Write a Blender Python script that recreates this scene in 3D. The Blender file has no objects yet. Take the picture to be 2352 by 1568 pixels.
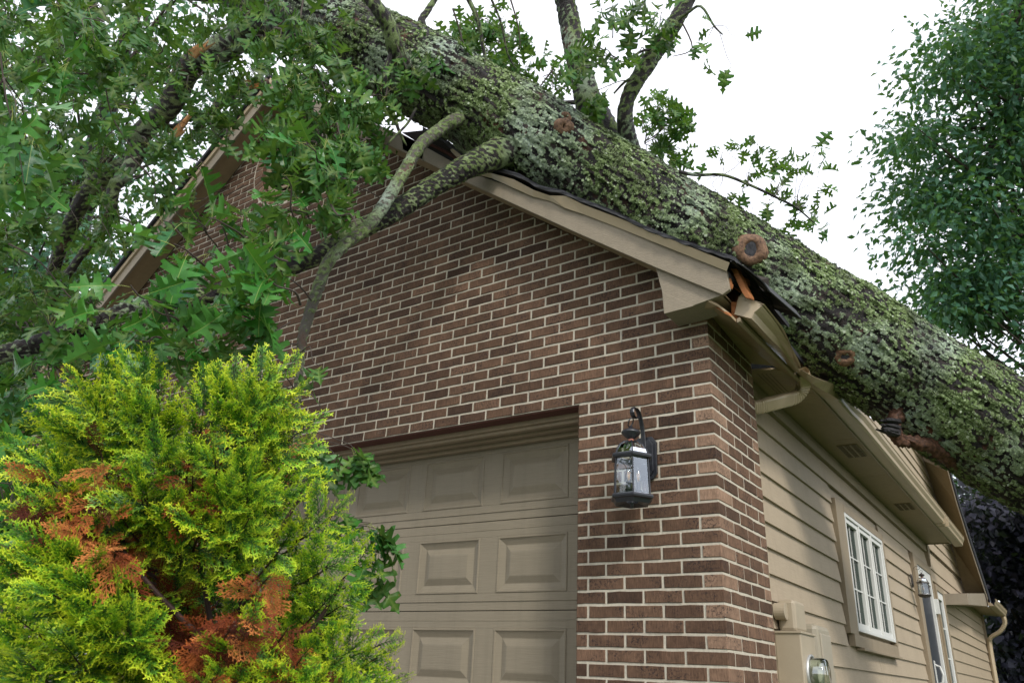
import bpy, math, random
import numpy as np
from mathutils import Vector, Matrix, noise as mnoise
random.seed(7); RNG = np.random.default_rng(11)
SC = bpy.context.scene
COL = SC.collection

# ------------------------------------------------------------------ camera
FPX = 1790.85                       # focal length in units of a 2352 px wide picture
CAM = np.array([1.30003, -3.6022, -1.74981])
_w, _p, _r = 0.615295, 0.406536, 0.046602
_F = np.array([-math.sin(_w)*math.cos(_p), math.cos(_w)*math.cos(_p), math.sin(_p)])
_R = np.array([math.cos(_w), math.sin(_w), 0.0])
_U = np.cross(_R, _F)
VR = _R*math.cos(_r) + _U*math.sin(_r)
VU = -_R*math.sin(_r) + _U*math.cos(_r)
VF = _F
cd = bpy.data.cameras.new('camera')
cam = bpy.data.objects.new('camera', cd); COL.objects.link(cam)
m = Matrix.Identity(4)
for i in range(3):
    m[i][0] = VR[i]; m[i][1] = VU[i]; m[i][2] = -VF[i]; m[i][3] = CAM[i]
cam.matrix_world = m
cd.sensor_width = 36.0; cd.lens = FPX/2352*36.0; cd.clip_start = 0.05; cd.clip_end = 600
cd.dof.use_dof = True; cd.dof.focus_distance = 4.1; cd.dof.aperture_fstop = 5.0
SC.camera = cam

# ------------------------------------------------------------------ world, sun, exposure
world = bpy.data.worlds.new('World'); SC.world = world; world.use_nodes = True
nt = world.node_tree; nt.nodes.clear()
sky = nt.nodes.new('ShaderNodeTexSky'); sky.sky_type = 'NISHITA'; sky.sun_disc = False
SUN_EL, SUN_AZ = math.radians(40), math.radians(126)       # clockwise from +Y: the sun stands in front and to the right
sky.sun_elevation = SUN_EL; sky.sun_rotation = SUN_AZ
bg1 = nt.nodes.new('ShaderNodeBackground'); bg1.inputs[1].default_value = 0.05
bg2 = nt.nodes.new('ShaderNodeBackground'); bg2.inputs[0].default_value = (0.97, 0.965, 1.0, 1); bg2.inputs[1].default_value = 0.9
add = nt.nodes.new('ShaderNodeAddShader'); wo = nt.nodes.new('ShaderNodeOutputWorld')
nt.links.new(sky.outputs[0], bg1.inputs[0]); nt.links.new(bg1.outputs[0], add.inputs[0])
nt.links.new(bg2.outputs[0], add.inputs[1]); nt.links.new(add.outputs[0], wo.inputs[0])
sl = bpy.data.lights.new('sun', 'SUN'); sl.energy = 1.9; sl.angle = math.radians(10); sl.color = (1.0, 0.96, 0.9)
so = bpy.data.objects.new('sun', sl); COL.objects.link(so)
sd = Vector((math.sin(SUN_AZ)*math.cos(SUN_EL), math.cos(SUN_AZ)*math.cos(SUN_EL), math.sin(SUN_EL)))
so.rotation_euler = sd.to_track_quat('Z', 'Y').to_euler(); so.location = sd*30
vs = SC.view_settings; vs.view_transform = 'Standard'; vs.look = 'None'; vs.exposure = 0.68; vs.gamma = 1.0
vs.use_curve_mapping = False
SC.display_settings.display_device = 'sRGB'

# ------------------------------------------------------------------ picture rays -> points in the place
def ray(u, v): return VF + VR*(u-1176)/FPX - VU*(v-784)/FPX
def at(u, v, t): return CAM + ray(u, v)*t                     # t = depth along the view axis, metres
def un(u, v, ax, val):
    d = ray(u, v); return CAM + d*((val-CAM[ax])/d[ax])
S_ = 2352/4096
def K(x, y): return ((2600+.3827*x)*S_, (1000+.3827*y)*S_)
def H(x, y): return ((2600+.59524*x)*S_, (900+.59524*y)*S_)
def E1(x, y): return ((2900+.63651*x)*S_, (1733+.63651*y)*S_)

# ------------------------------------------------------------------ mesh helpers
class MB:
    def __init__(s): s.v = []; s.f = []; s.m = []; s.t = []
    def add(s, vs, fs, mi=0, tint=0.5):
        o = len(s.v); s.v += [tuple(map(float, p)) for p in vs]; s.t += [tint]*len(vs)
        for f in fs: s.f.append(tuple(i+o for i in f)); s.m.append(mi)
    def box(s, a, b, mi=0, tint=.5):
        x0, y0, z0 = a; x1, y1, z1 = b
        s.add([(x0,y0,z0),(x1,y0,z0),(x1,y1,z0),(x0,y1,z0),(x0,y0,z1),(x1,y0,z1),(x1,y1,z1),(x0,y1,z1)],
              [(0,3,2,1),(4,5,6,7),(0,1,5,4),(1,2,6,5),(2,3,7,6),(3,0,4,7)], mi, tint)
    def prism(s, poly, off, mi=0, tint=.5):
        """closed prism: polygon of 3D points pushed along the vector off"""
        n = len(poly); P = [np.array(p, float) for p in poly]; o = np.array(off, float)
        s.add(P+[p+o for p in P], [tuple(range(n))[::-1], tuple(range(n, 2*n))]+[(i, (i+1) % n, n+(i+1) % n, n+i) for i in range(n)], mi, tint)
    def tube(s, pts, rad, n=8, mi=0, tint=.5, cap=True, flat=1.0, up=None):
        P = [np.array(p, float) for p in pts]
        if not hasattr(rad, '__len__'): rad = [rad]*len(P)
        V = []; fr = None
        for i, p in enumerate(P):
            t = P[min(i+1, len(P)-1)]-P[max(i-1, 0)]; t = t/(np.linalg.norm(t)+1e-12)
            if fr is None:
                a = np.array(up if up is not None else ([0,0,1.] if abs(t[2]) < .9 else [1.,0,0]), float)
            else: a = fr
            b = np.cross(t, a); b /= np.linalg.norm(b)+1e-12; a = np.cross(b, t); fr = a
            for k in range(n):
                w = 2*math.pi*k/n; V.append(p+rad[i]*(a*math.cos(w)*flat+b*math.sin(w)))
        F = []
        for i in range(len(P)-1):
            for k in range(n):
                k2 = (k+1) % n; F.append((i*n+k, i*n+k2, (i+1)*n+k2, (i+1)*n+k))
        if cap: F.append(tuple(range(n))[::-1]); F.append(tuple(range((len(P)-1)*n, len(P)*n)))
        s.add(V, F, mi, tint)
    def lathe(s, c, prof, n=24, mi=0, axis=(0,0,1), tint=.5, start=0.0):
        ax = np.array(axis, float); ax /= np.linalg.norm(ax)
        a = np.cross(ax, [0,0,1.] if abs(ax[2]) < .9 else [1.,0,0]); a /= np.linalg.norm(a); b = np.cross(ax, a)
        if abs(ax[2]) > .9: a = np.array([1.,0,0]); b = np.array([0,1.,0])
        c = np.array(c, float); V = []; F = []
        for (r, h) in prof:
            for k in range(n):
                w = start+2*math.pi*k/n; V.append(c+ax*h+r*(a*math.cos(w)+b*math.sin(w)))
        for i in range(len(prof)-1):
            for k in range(n):
                k2 = (k+1) % n; F.append((i*n+k, i*n+k2, (i+1)*n+k2, (i+1)*n+k))
        s.add(V, F, mi, tint)
    def mesh(s, name, mats, smooth=False):
        me = bpy.data.meshes.new(name); me.from_pydata(s.v, [], s.f)
        for mt in (mats if isinstance(mats, (list, tuple)) else [mats]): me.materials.append(mt)
        if any(s.m): me.polygons.foreach_set('material_index', s.m)
        if smooth: me.polygons.foreach_set('use_smooth', [True]*len(s.f))
        a = me.attributes.new('tint', 'FLOAT', 'POINT'); a.data.foreach_set('value', s.t)
        me.update(); return me
    def obj(s, name, mats, parent=None, smooth=False, bevel=0, **kw):
        return link(name, s.mesh(name, mats, smooth), parent, bevel=bevel, **kw)

def link(name, me, parent=None, bevel=0, **kw):
    o = bpy.data.objects.new(name, me); COL.objects.link(o)
    if parent is not None: o.parent = parent
    if bevel:
        md = o.modifiers.new('bevel', 'BEVEL'); md.width = bevel; md.segments = 2; md.limit_method = 'ANGLE'
    for k, v in kw.items(): o[k] = v
    return o
def thing(name, label, cat, group=None, loc=(0,0,0)):
    o = bpy.data.objects.new(name, None); COL.objects.link(o); o.location = loc
    o['label'] = label; o['category'] = cat
    if group: o['group'] = group
    o.empty_display_size = .2
    return o
def fast_mesh(name, V, F, mats, tint=None, extra=None, smooth=False, mi=None):
    """V (n,3), F (m,k) uniform polygons"""
    me = bpy.data.meshes.new(name); F = np.asarray(F, np.int32); k = F.shape[1]
    me.vertices.add(len(V)); me.vertices.foreach_set('co', np.asarray(V, np.float32).ravel())
    me.loops.add(F.size); me.loops.foreach_set('vertex_index', F.ravel())
    me.polygons.add(len(F)); me.polygons.foreach_set('loop_start', np.arange(0, F.size, k, dtype=np.int32))
    me.polygons.foreach_set('loop_total', np.full(len(F), k, np.int32))
    for mt in (mats if isinstance(mats, (list, tuple)) else [mats]): me.materials.append(mt)
    if mi is not None: me.polygons.foreach_set('material_index', np.asarray(mi, np.int32))
    if smooth: me.polygons.foreach_set('use_smooth', np.ones(len(F), bool))
    me.update(calc_edges=True)
    if tint is not None:
        a = me.attributes.new('tint', 'FLOAT', 'POINT'); a.data.foreach_set('value', np.asarray(tint, np.float32))
    for nm, arr in (extra or {}).items():
        a = me.attributes.new(nm, 'FLOAT', 'POINT'); a.data.foreach_set('value', np.asarray(arr, np.float32))
    return me

# ------------------------------------------------------------------ materials
def mat(name):
    m = bpy.data.materials.new(name); m.use_nodes = True; t = m.node_tree; t.nodes.clear()
    return m, t
def N(t, typ, **kw):
    n = t.nodes.new(typ)
    for k, v in kw.items():
        if k.startswith('i_'): n.inputs[k[2:].replace('_', ' ')].default_value = v
        else: setattr(n, k, v)
    return n
def ramp(t, fac, stops, interp='LINEAR'):
    r = t.nodes.new('ShaderNodeValToRGB'); r.color_ramp.interpolation = interp
    el = r.color_ramp.elements
    while len(el) > 1: el.remove(el[-1])
    for i, (p, c) in enumerate(stops):
        e = el[0] if i == 0 else el.new(p)
        e.position = p; e.color = (c[0], c[1], c[2], 1) if hasattr(c, '__len__') else (c, c, c, 1)
    if fac is not None: t.links.new(fac, r.inputs[0])
    return r.outputs[0]
def mix(t, fac, a, b, mode='MIX'):
    n = t.nodes.new('ShaderNodeMix'); n.data_type = 'RGBA'; n.blend_type = mode
    for sock, val in ((n.inputs[0], fac), (n.inputs[6], a), (n.inputs[7], b)):
        if hasattr(val, 'is_output'): t.links.new(val, sock)
        elif hasattr(val, '__len__'): sock.default_value = (val[0], val[1], val[2], 1)
        else: sock.default_value = val if sock == n.inputs[0] else (val, val, val, 1)
    return n.outputs[2]
def math_(t, op, a, b=0.0, clamp=False):
    n = t.nodes.new('ShaderNodeMath'); n.operation = op; n.use_clamp = clamp
    for i, v in enumerate((a, b)):
        if hasattr(v, 'is_output'): t.links.new(v, n.inputs[i])
        else: n.inputs[i].default_value = v
    return n.outputs[0]
def coords(t, scale=(1,1,1), kind='Object', rot=(0,0,0)):
    c = t.nodes.new('ShaderNodeTexCoord'); mp = t.nodes.new('ShaderNodeMapping')
    mp.inputs['Scale'].default_value = scale; mp.inputs['Rotation'].default_value = rot
    t.links.new(c.outputs[kind], mp.inputs[0]); return mp.outputs[0]
def wpos(t, scale=(1,1,1)):
    g = t.nodes.new('ShaderNodeNewGeometry'); mp = t.nodes.new('ShaderNodeMapping')
    mp.inputs['Scale'].default_value = scale; t.links.new(g.outputs['Position'], mp.inputs[0]); return mp.outputs[0]
def noise(t, vec, scale, detail=4, rough=.55, out='Fac'):
    n = t.nodes.new('ShaderNodeTexNoise'); n.inputs['Scale'].default_value = scale
    n.inputs['Detail'].default_value = detail; n.inputs['Roughness'].default_value = rough
    t.links.new(vec, n.inputs['Vector']); return n.outputs[out]
def voro(t, vec, scale, feature='F1', out='Distance', rand=1.0):
    n = t.nodes.new('ShaderNodeTexVoronoi'); n.feature = feature; n.inputs['Scale'].default_value = scale
    n.inputs['Randomness'].default_value = rand
    t.links.new(vec, n.inputs['Vector']); return n.outputs[out]
def attr(t, name, out='Fac'):
    a = t.nodes.new('ShaderNodeAttribute'); a.attribute_name = name; return a.outputs[out]
def finish(t, color, rough=.6, bump=None, bstr=.5, bdist=.01, spec=.5, metallic=0.0, coat=0.0):
    p = t.nodes.new('ShaderNodeBsdfPrincipled'); o = t.nodes.new('ShaderNodeOutputMaterial')
    for nm, v in (('Base Color', color), ('Roughness', rough), ('Specular IOR Level', spec), ('Metallic', metallic), ('Coat Weight', coat)):
        s = p.inputs[nm]
        if hasattr(v, 'is_output'): t.links.new(v, s)
        elif hasattr(v, '__len__'): s.default_value = (v[0], v[1], v[2], 1)
        else: s.default_value = v
    if bump is not None:
        b = t.nodes.new('ShaderNodeBump'); b.inputs['Strength'].default_value = bstr; b.inputs['Distance'].default_value = bdist
        t.links.new(bump, b.inputs['Height']); t.links.new(b.outputs[0], p.inputs['Normal'])
    t.links.new(p.outputs[0], o.inputs[0]); return p
def simple(name, col, rough=.6, metallic=0.0, spec=.5, var=.15, nscale=8, bstr=.15, vec='w'):
    m, t = mat(name); v = wpos(t)
    n = noise(t, v, nscale, 5, .6)
    c = mix(t, n, tuple(x*(1-var) for x in col), tuple(min(1, x*(1+var)) for x in col))
    finish(t, c, rough, noise(t, v, nscale*9, 4), bstr, .004, spec, metallic); return m

def m_brick():
    m, t = mat('brick'); v = wpos(t)
    tint = attr(t, 'tint')
    base = ramp(t, tint, [(0, (.036,.021,.014)), (.25, (.060,.035,.023)), (.55, (.098,.057,.036)), (.8, (.138,.081,.052)), (.93, (.22,.14,.094)), (1, (.28,.185,.125))])
    st = noise(t, wpos(t, (150, 150, 26)), 1.0, 3, .7)            # vertical drag lines of the wire cut
    c = mix(t, 1.0, base, ramp(t, st, [(.3, .66), (.7, 1.34)]), 'MULTIPLY')
    big = noise(t, v, 14, 3)
    c = mix(t, 1.0, c, ramp(t, big, [(.3, .82), (.7, 1.18)]), 'MULTIPLY')
    sp = noise(t, v, 75, 6, .8); blot = noise(t, wpos(t, (6, 6, 8)), 1.0, 2)
    dk = math_(t, 'MULTIPLY', ramp(t, sp, [(.50, 0), (.58, 1)]), ramp(t, blot, [(.44, 0), (.60, 1)]))
    c = mix(t, math_(t, 'MULTIPLY', dk, .85), c, (.012,.010,.012))
    lt = ramp(t, noise(t, v, 190, 3), [(.66, 0), (.74, 1)])
    c = mix(t, math_(t, 'MULTIPLY', lt, .25), c, (.30,.22,.17))
    sm = ramp(t, noise(t, v, 9, 5, .7), [(.66, 0), (.74, 1)])
    c = mix(t, math_(t, 'MULTIPLY', sm, .18), c, (.33,.29,.24))
    finish(t, c, .92, math_(t, 'ADD', math_(t, 'MULTIPLY', st, .7), sp), .7, .003, .2); return m
def m_mortar():
    m, t = mat('mortar'); v = wpos(t)
    n = noise(t, v, 3.0, 5); n2 = noise(t, v, 60, 6, .7)
    c = mix(t, n, (.37,.335,.265), (.50,.455,.37)); c = mix(t, 1.0, c, ramp(t, n2, [(.3, .78), (.7, 1.12)]), 'MULTIPLY')
    finish(t, c, .95, n2, .6, .003, .2); return m
def m_paint(name, col, grain=(2, 30, 30), bstr=.35, dirt=.25, rough=.5):
    m, t = mat(name); v = wpos(t)
    g = noise(t, wpos(t, grain), 3.0, 5, .65); n = noise(t, v, 2.2, 4)
    c = mix(t, n, tuple(x*.88 for x in col), tuple(x*1.1 for x in col))
    d = ramp(t, noise(t, v, 5, 6, .7), [(.5, 0), (.75, 1)])
    c = mix(t, math_(t, 'MULTIPLY', d, dirt), c, tuple(x*.55 for x in col))
    c = mix(t, 1.0, c, ramp(t, g, [(.3, .93), (.7, 1.06)]), 'MULTIPLY')
    sk = ramp(t, noise(t, wpos(t, (22, 22, 1.1)), 1.0, 4, .6), [(.50, 0), (.72, 1)])
    c = mix(t, math_(t, 'MULTIPLY', sk, .22), c, tuple(x*.6 for x in col))
    finish(t, c, rough, g, bstr, .004, .2); return m
def m_bark(name, lichen=.5, gscale=1.0, pale=0.0):
    """bark with grey-green lichen crust; attribute 'ax' runs along the limb, 'tint' is a raised-crust mask"""
    m, t = mat(name); v = wpos(t)
    a = attr(t, 'ax'); th = attr(t, 'th')
    cb = t.nodes.new('ShaderNodeCombineXYZ')
    t.links.new(math_(t, 'MULTIPLY', a, 5.0), cb.inputs[0]); t.links.new(math_(t, 'MULTIPLY', th, 26.0), cb.inputs[1])
    ridg = noise(t, cb.outputs[0], 1.0*gscale, 5, .7)
    fine = noise(t, v, 60*gscale, 6, .75)
    bark = ramp(t, math_(t, 'ADD', math_(t, 'MULTIPLY', ridg, .7), math_(t, 'MULTIPLY', fine, .3)),
                [(.36, (.003,.003,.004)), (.50, (.012,.009,.009)), (.58, (.038,.027,.022)), (.68, (.085,.062,.047))])
    if pale: bark = mix(t, pale, bark, mix(t, fine, (.07,.062,.048), (.20,.185,.15)))
    red = ramp(t, noise(t, v, 4.5, 4), [(.60, 0), (.70, 1)])
    bark = mix(t, math_(t, 'MULTIPLY', red, .7), bark, (.13,.045,.022))
    # lichen: large colony field x fine crinkled rosettes
    l1 = noise(t, v, 3.2, 4, .6); l2 = noise(t, v, 26*gscale, 6, .8); l3 = voro(t, v, 62*gscale)
    f = math_(t, 'ADD', math_(t, 'MULTIPLY', l1, .2), math_(t, 'MULTIPLY', l2, .7))
    f = math_(t, 'ADD', f, math_(t, 'MULTIPLY', attr(t, 'tint'), .8))
    f = math_(t, 'SUBTRACT', f, math_(t, 'MULTIPLY', l3, .22))
    lo = 1.05-lichen*.42
    sf = .05 if gscale == 1.0 else .13
    mask = ramp(t, f, [(max(0, lo-sf), 0), (min(1, lo+sf+.02), 1)])
    lc = ramp(t, noise(t, v, 9, 5, .7), [(.3, (.06,.095,.026)), (.45, (.135,.19,.062)), (.6, (.22,.28,.13)), (.72, (.30,.355,.245))])
    lc = mix(t, ramp(t, noise(t, v, 2.1, 2), [(.48, 0), (.68, 1)]), lc, (.33,.40,.34))
    lc = mix(t, 1.0, lc, ramp(t, noise(t, v, 130, 4, .8), [(.25, .45), (.7, 1.35)]), 'MULTIPLY')
    c = mix(t, mask, bark, lc)
    h = math_(t, 'ADD', math_(t, 'MULTIPLY', mask, .5), math_(t, 'MULTIPLY', noise(t, v, 95, 5, .8), 1.2))
    h = math_(t, 'ADD', h, ridg)
    rg = ramp(t, mask, [(0, .5), (1, .95)])
    finish(t, c, rg, h, 1.0, .011, .35); return m
def m_leaf(name, cols, pale, trans=.25, rough=.38, dry=0.02):
    m, t = mat(name); v = wpos(t)
    rnd = attr(t, 'tint')
    oi = t.nodes.new('ShaderNodeObjectInfo')
    r = math_(t, 'FRACT', math_(t, 'ADD', rnd, oi.outputs['Random']))
    c = ramp(t, r, [(i/(len(cols)-1)*(1-dry) if len(cols) > 1 else 0, cc) for i, cc in enumerate(cols)])
    c = mix(t, 1.0, c, ramp(t, noise(t, v, 28, 4), [(.3, .75), (.7, 1.25)]), 'MULTIPLY')
    spot = ramp(t, noise(t, v, 55, 3), [(.70, 0), (.745, 1)])
    c = mix(t, math_(t, 'MULTIPLY', spot, .7), c, (.16,.055,.015))
    vn = attr(t, 'vein')
    c = mix(t, math_(t, 'MULTIPLY', vn, .75), c, (.30,.36,.10))
    g = t.nodes.new('ShaderNodeNewGeometry')
    c2 = mix(t, math_(t, 'MULTIPLY', g.outputs['Backfacing'], .75), c, pale)
    p = finish(t, c2, rough, noise(t, v, 70, 3), .35, .004, .24)
    tr = t.nodes.new('ShaderNodeBsdfTranslucent'); t.links.new(mix(t, .5, c, (.16,.30,.02)), tr.inputs[0])
    mx = t.nodes.new('ShaderNodeMixShader'); mx.inputs[0].default_value = trans
    o = [n for n in t.nodes if n.type == 'OUTPUT_MATERIAL'][0]
    t.links.new(p.outputs[0], mx.inputs[1]); t.links.new(tr.outputs[0], mx.inputs[2]); t.links.new(mx.outputs[0], o.inputs[0])
    return m
def m_frond():
    m, t = mat('cypress_frond')
    rnd = attr(t, 'tint'); tip = attr(t, 'tip'); oi = t.nodes.new('ShaderNodeObjectInfo')
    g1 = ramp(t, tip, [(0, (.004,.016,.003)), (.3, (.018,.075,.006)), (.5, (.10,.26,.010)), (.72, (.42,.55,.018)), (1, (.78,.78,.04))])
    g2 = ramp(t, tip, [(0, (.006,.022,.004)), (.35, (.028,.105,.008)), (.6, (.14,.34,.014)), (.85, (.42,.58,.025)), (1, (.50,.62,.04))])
    r = math_(t, 'FRACT', math_(t, 'ADD', rnd, math_(t, 'MULTIPLY', oi.outputs['Random'], .35)))
    c = mix(t, r, g1, g2)
    c = mix(t, 1.0, c, ramp(t, noise(t, wpos(t), 40, 3), [(.3, .75), (.7, 1.25)]), 'MULTIPLY')
    p = finish(t, c, .5, None, spec=.4)
    tr = t.nodes.new('ShaderNodeBsdfTranslucent'); t.links.new(c, tr.inputs[0])
    mx = t.nodes.new('ShaderNodeMixShader'); mx.inputs[0].default_value = .2
    o = [n for n in t.nodes if n.type == 'OUTPUT_MATERIAL'][0]
    t.links.new(p.outputs[0], mx.inputs[1]); t.links.new(tr.outputs[0], mx.inputs[2]); t.links.new(mx.outputs[0], o.inputs[0])
    return m
def m_frond_dead():
    m, t = mat('cypress_dead_frond'); rnd = attr(t, 'tint'); tip = attr(t, 'tip'); oi = t.nodes.new('ShaderNodeObjectInfo')
    r = math_(t, 'FRACT', math_(t, 'ADD', rnd, oi.outputs['Random']))
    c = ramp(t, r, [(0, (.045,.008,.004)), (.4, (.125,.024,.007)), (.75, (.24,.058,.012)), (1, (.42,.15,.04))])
    c = mix(t, 1.0, c, ramp(t, tip, [(0, .45), (1, 1.25)]), 'MULTIPLY')
    finish(t, c, .8, None, spec=.2); return m
def m_glass(name, tint=(.8,.85,.85), rough=.02, alpha=.25, fk=1.0):
    m, t = mat(name)
    gl = N(t, 'ShaderNodeBsdfGlossy'); gl.inputs['Roughness'].default_value = rough; gl.inputs[0].default_value = (.9,.95,1,1)
    tr = N(t, 'ShaderNodeBsdfTransparent'); tr.inputs[0].default_value = (*tint, 1)
    fr = N(t, 'ShaderNodeFresnel'); fr.inputs[0].default_value = 1.5
    k = math_(t, 'ADD', math_(t, 'MULTIPLY', fr.outputs[0], fk), alpha, True)
    mx = N(t, 'ShaderNodeMixShader'); o = N(t, 'ShaderNodeOutputMaterial')
    t.links.new(k, mx.inputs[0]); t.links.new(tr.outputs[0], mx.inputs[1]); t.links.new(gl.outputs[0], mx.inputs[2]); t.links.new(mx.outputs[0], o.inputs[0])
    return m
def m_wood(name, c1, c2, grain=(8, 8, 80)):
    m, t = mat(name); g = noise(t, wpos(t, grain), 1.5, 5, .7)
    finish(t, mix(t, ramp(t, g, [(.3, 0), (.7, 1)]), c1, c2), .7, g, .7, .004, .3); return m
def m_shingle():
    m, t = mat('asphalt_shingle'); v = wpos(t); n = noise(t, v, 160, 3, .8)
    finish(t, mix(t, n, (.008,.009,.011), (.045,.046,.052)), .95, n, .8, .004, .25); return m

BRICK, MORTAR = m_brick(), m_mortar()
TAN = m_paint('tan_siding_paint', (.335,.270,.190), (3, 3, 40), .3, .22)
TRIM = m_paint('tan_trim_paint', (.245,.195,.132), (30, 30, 8), .45, .3)
TRIM2 = m_paint('rake_board_paint', (.235,.198,.145), (14, 30, 60), .7, .25)
SOFFIT = m_paint('soffit_paint', (.26,.195,.115), (6, 6, 6), .2, .3)
GUTTER = simple('painted_aluminium_gutter', (.34,.27,.175), .38, 0.0, .5, .12, 4, .05)
DOORP = m_paint('garage_door_paint', (.202,.173,.124), (3, 3, 60), .35, .15, .45)
SHING = m_shingle()
TAR = simple('black_roofing_felt', (.010,.010,.011), .6)
WHITE = simple('white_window_paint', (.56,.56,.53), .4, var=.05)
BLACK = simple('black_lantern_metal', (.012,.013,.017), .32, 0.0, .6, .2, 30, .1)
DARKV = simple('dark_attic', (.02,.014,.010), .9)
RUST = simple('rusty_lintel_steel', (.075,.022,.014), .85)
RAWW = m_wood('torn_raw_wood', (.17,.050,.014), (.33,.135,.045))
SPLIT = m_wood('splintered_pale_wood', (.42,.20,.08), (.68,.42,.22), (40, 40, 8))
GLASS = m_glass('lantern_glass', (.86,.9,.9), .01, .06)
WGLASS = m_glass('window_glass', (.34,.42,.36), .02, .0, .42)
METERG = m_glass('meter_glass', (.85,.86,.78), .03, .12)
METERP = simple('meter_box_paint', (.30,.25,.175), .5)
BARK = m_bark('lichened_oak_bark', .84)
BARK2 = m_bark('branch_bark', .56, 1.7)
PALEB = m_bark('pale_lichened_branch_bark', .85, 1.9, .75)
BARK4 = m_bark('dark_upright_branch_bark', .42, 1.5)
BARK3 = m_bark('background_bark', .28, .6)
TWIG = simple('twig_bark', (.045,.032,.024), .8, var=.5, nscale=30)
KNOT = m_wood('healed_knot_bark', (.030,.014,.009), (.25,.145,.085), (34, 34, 34))
KNOTD = m_wood('knot_heartwood', (.010,.010,.012), (.045,.045,.052), (60, 60, 10))
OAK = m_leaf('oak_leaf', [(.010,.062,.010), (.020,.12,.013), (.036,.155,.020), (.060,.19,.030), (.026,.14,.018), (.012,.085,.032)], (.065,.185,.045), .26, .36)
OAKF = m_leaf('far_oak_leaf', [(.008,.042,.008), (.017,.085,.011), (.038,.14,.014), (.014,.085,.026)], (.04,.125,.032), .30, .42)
FARG = m_leaf('background_leaf', [(.014,.062,.034), (.030,.105,.044), (.055,.145,.048), (.032,.108,.078)], (.07,.17,.12), .36, .45)
PURP = m_leaf('purple_leaf', [(.008,.009,.016), (.014,.013,.024), (.022,.016,.028)], (.028,.028,.048), .10, .5)
PETI = simple('leaf_stalk', (.22,.26,.055), .5)
DEADL = simple('withered_leaf', (.17,.052,.018), .8, var=.5, nscale=30)
FROND, FRONDD = m_frond(), m_frond_dead()
WOUND = m_wood('wound_wood_bark', (.010,.005,.004), (.115,.052,.027), (40, 40, 40))
CBARK = simple('cypress_bark', (.030,.012,.008), .75, var=.5, nscale=40)

# ================================================================== GROUND
def grass_mat():
    m, t = mat('lawn'); v = wpos(t); n = noise(t, v, 1.5, 6, .7)
    finish(t, mix(t, n, (.03,.055,.015), (.07,.11,.03)), .95, noise(t, v, 60, 3), .6, .02, .2); return m
g = MB(); n_ = 24
for i in range(n_):
    for j in range(n_):
        x0, y0 = -150+i*300/n_, -150+j*300/n_; s = 300/n_
        g.add([(x0,y0,-2.66),(x0+s,y0,-2.66),(x0+s,y0+s,-2.66),(x0,y0+s,-2.66)], [(0,1,2,3)])
g.obj('ground', grass_mat(), kind='structure')
g = MB(); g.box((-7.6, -14, -2.70), (-.2, .42, -2.62))
g.obj('driveway', simple('concrete_driveway', (.30,.29,.27), .9, var=.2, nscale=3, bstr=.4), kind='structure')

# ================================================================== HOUSE
house = thing('brick_house', 'brick-fronted house with tan lap siding and damaged eave under the fallen tree', 'house')
CH, BL, JT = .06662, .2032, .0122
JAMB, RET_END, LINT = .7714, .7003, -5*.06662
def zL(x): return 6.428+.815*x
def zR(x): return .150-.757*x
def clip(poly, n, c):
    """keep the part of a 2D polygon where n.p <= c"""
    out = []
    for i in range(len(poly)):
        a, b = poly[i], poly[(i+1) % len(poly)]
        da, db = n[0]*a[0]+n[1]*a[1]-c, n[0]*b[0]+n[1]*b[1]-c
        if da <= 0: out.append(a)
        if da*db < 0:
            s = da/(da-db); out.append((a[0]+(b[0]-a[0])*s, a[1]+(b[1]-a[1])*s))
    return out
def area(p): return abs(sum(p[i][0]*p[(i+1) % len(p)][1]-p[(i+1) % len(p)][0]*p[i][1] for i in range(len(p))))/2
def brick_geo(poly, rnd, to3, depth=.06, proud=None):
    """ragged-edged brick: outline poly in wall coordinates; to3(a, b, d) -> 3D with d = distance behind the face"""
    P = []
    n = len(poly)
    for i in range(n):
        a, b = poly[i], poly[(i+1) % n]; L = math.hypot(b[0]-a[0], b[1]-a[1]); k = max(1, min(4, int(L/.05)))
        for q in range(k):
            f = q/k
            j = .0013 if q else .0006
            P.append((a[0]+(b[0]-a[0])*f+rnd.gauss(0, j), a[1]+(b[1]-a[1])*f+rnd.gauss(0, j)))
    cx = sum(p[0] for p in P)/len(P); cy = sum(p[1] for p in P)/len(P)
    pr = max(-.002, min(.0003, rnd.gauss(-.0006, .0008))) if proud is None else proud; tx, ty = rnd.gauss(0, .0025), rnd.gauss(0, .008)
    V = []
    m = len(P)
    for (a, b) in P:
        d = pr+(a-cx)*tx+(b-cy)*ty
        L = math.hypot(a-cx, b-cy)+1e-9; q = .0028
        V.append(to3(a-(a-cx)/L*q*1.6, b-(1 if b > cy else -1)*q*.8, d))
    for (a, b) in P: V.append(to3(a, b, pr+.0035))
    for (a, b) in P: V.append(to3(a, b, depth))
    F = [tuple(range(m))]
    for r in range(2):
        for i in range(m): F.append((r*m+i, r*m+m+i, r*m+m+(i+1) % m, r*m+(i+1) % m))
    return V, F
def pix(P):
    d = np.array(P)-CAM; z = d@VF; return 1176+FPX*(d@VR)/z, 784-FPX*(d@VU)/z, z
front3 = lambda a, b, d: (a, d, b)
side3 = lambda a, b, d: (-d, a, b)
CXO, CZO, RO = -3.80, 2.52, .50             # brick-ringed round louvre in the gable
rb = random.Random(3); BR = []               # (distance, verts, faces, tint, wall)
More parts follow.
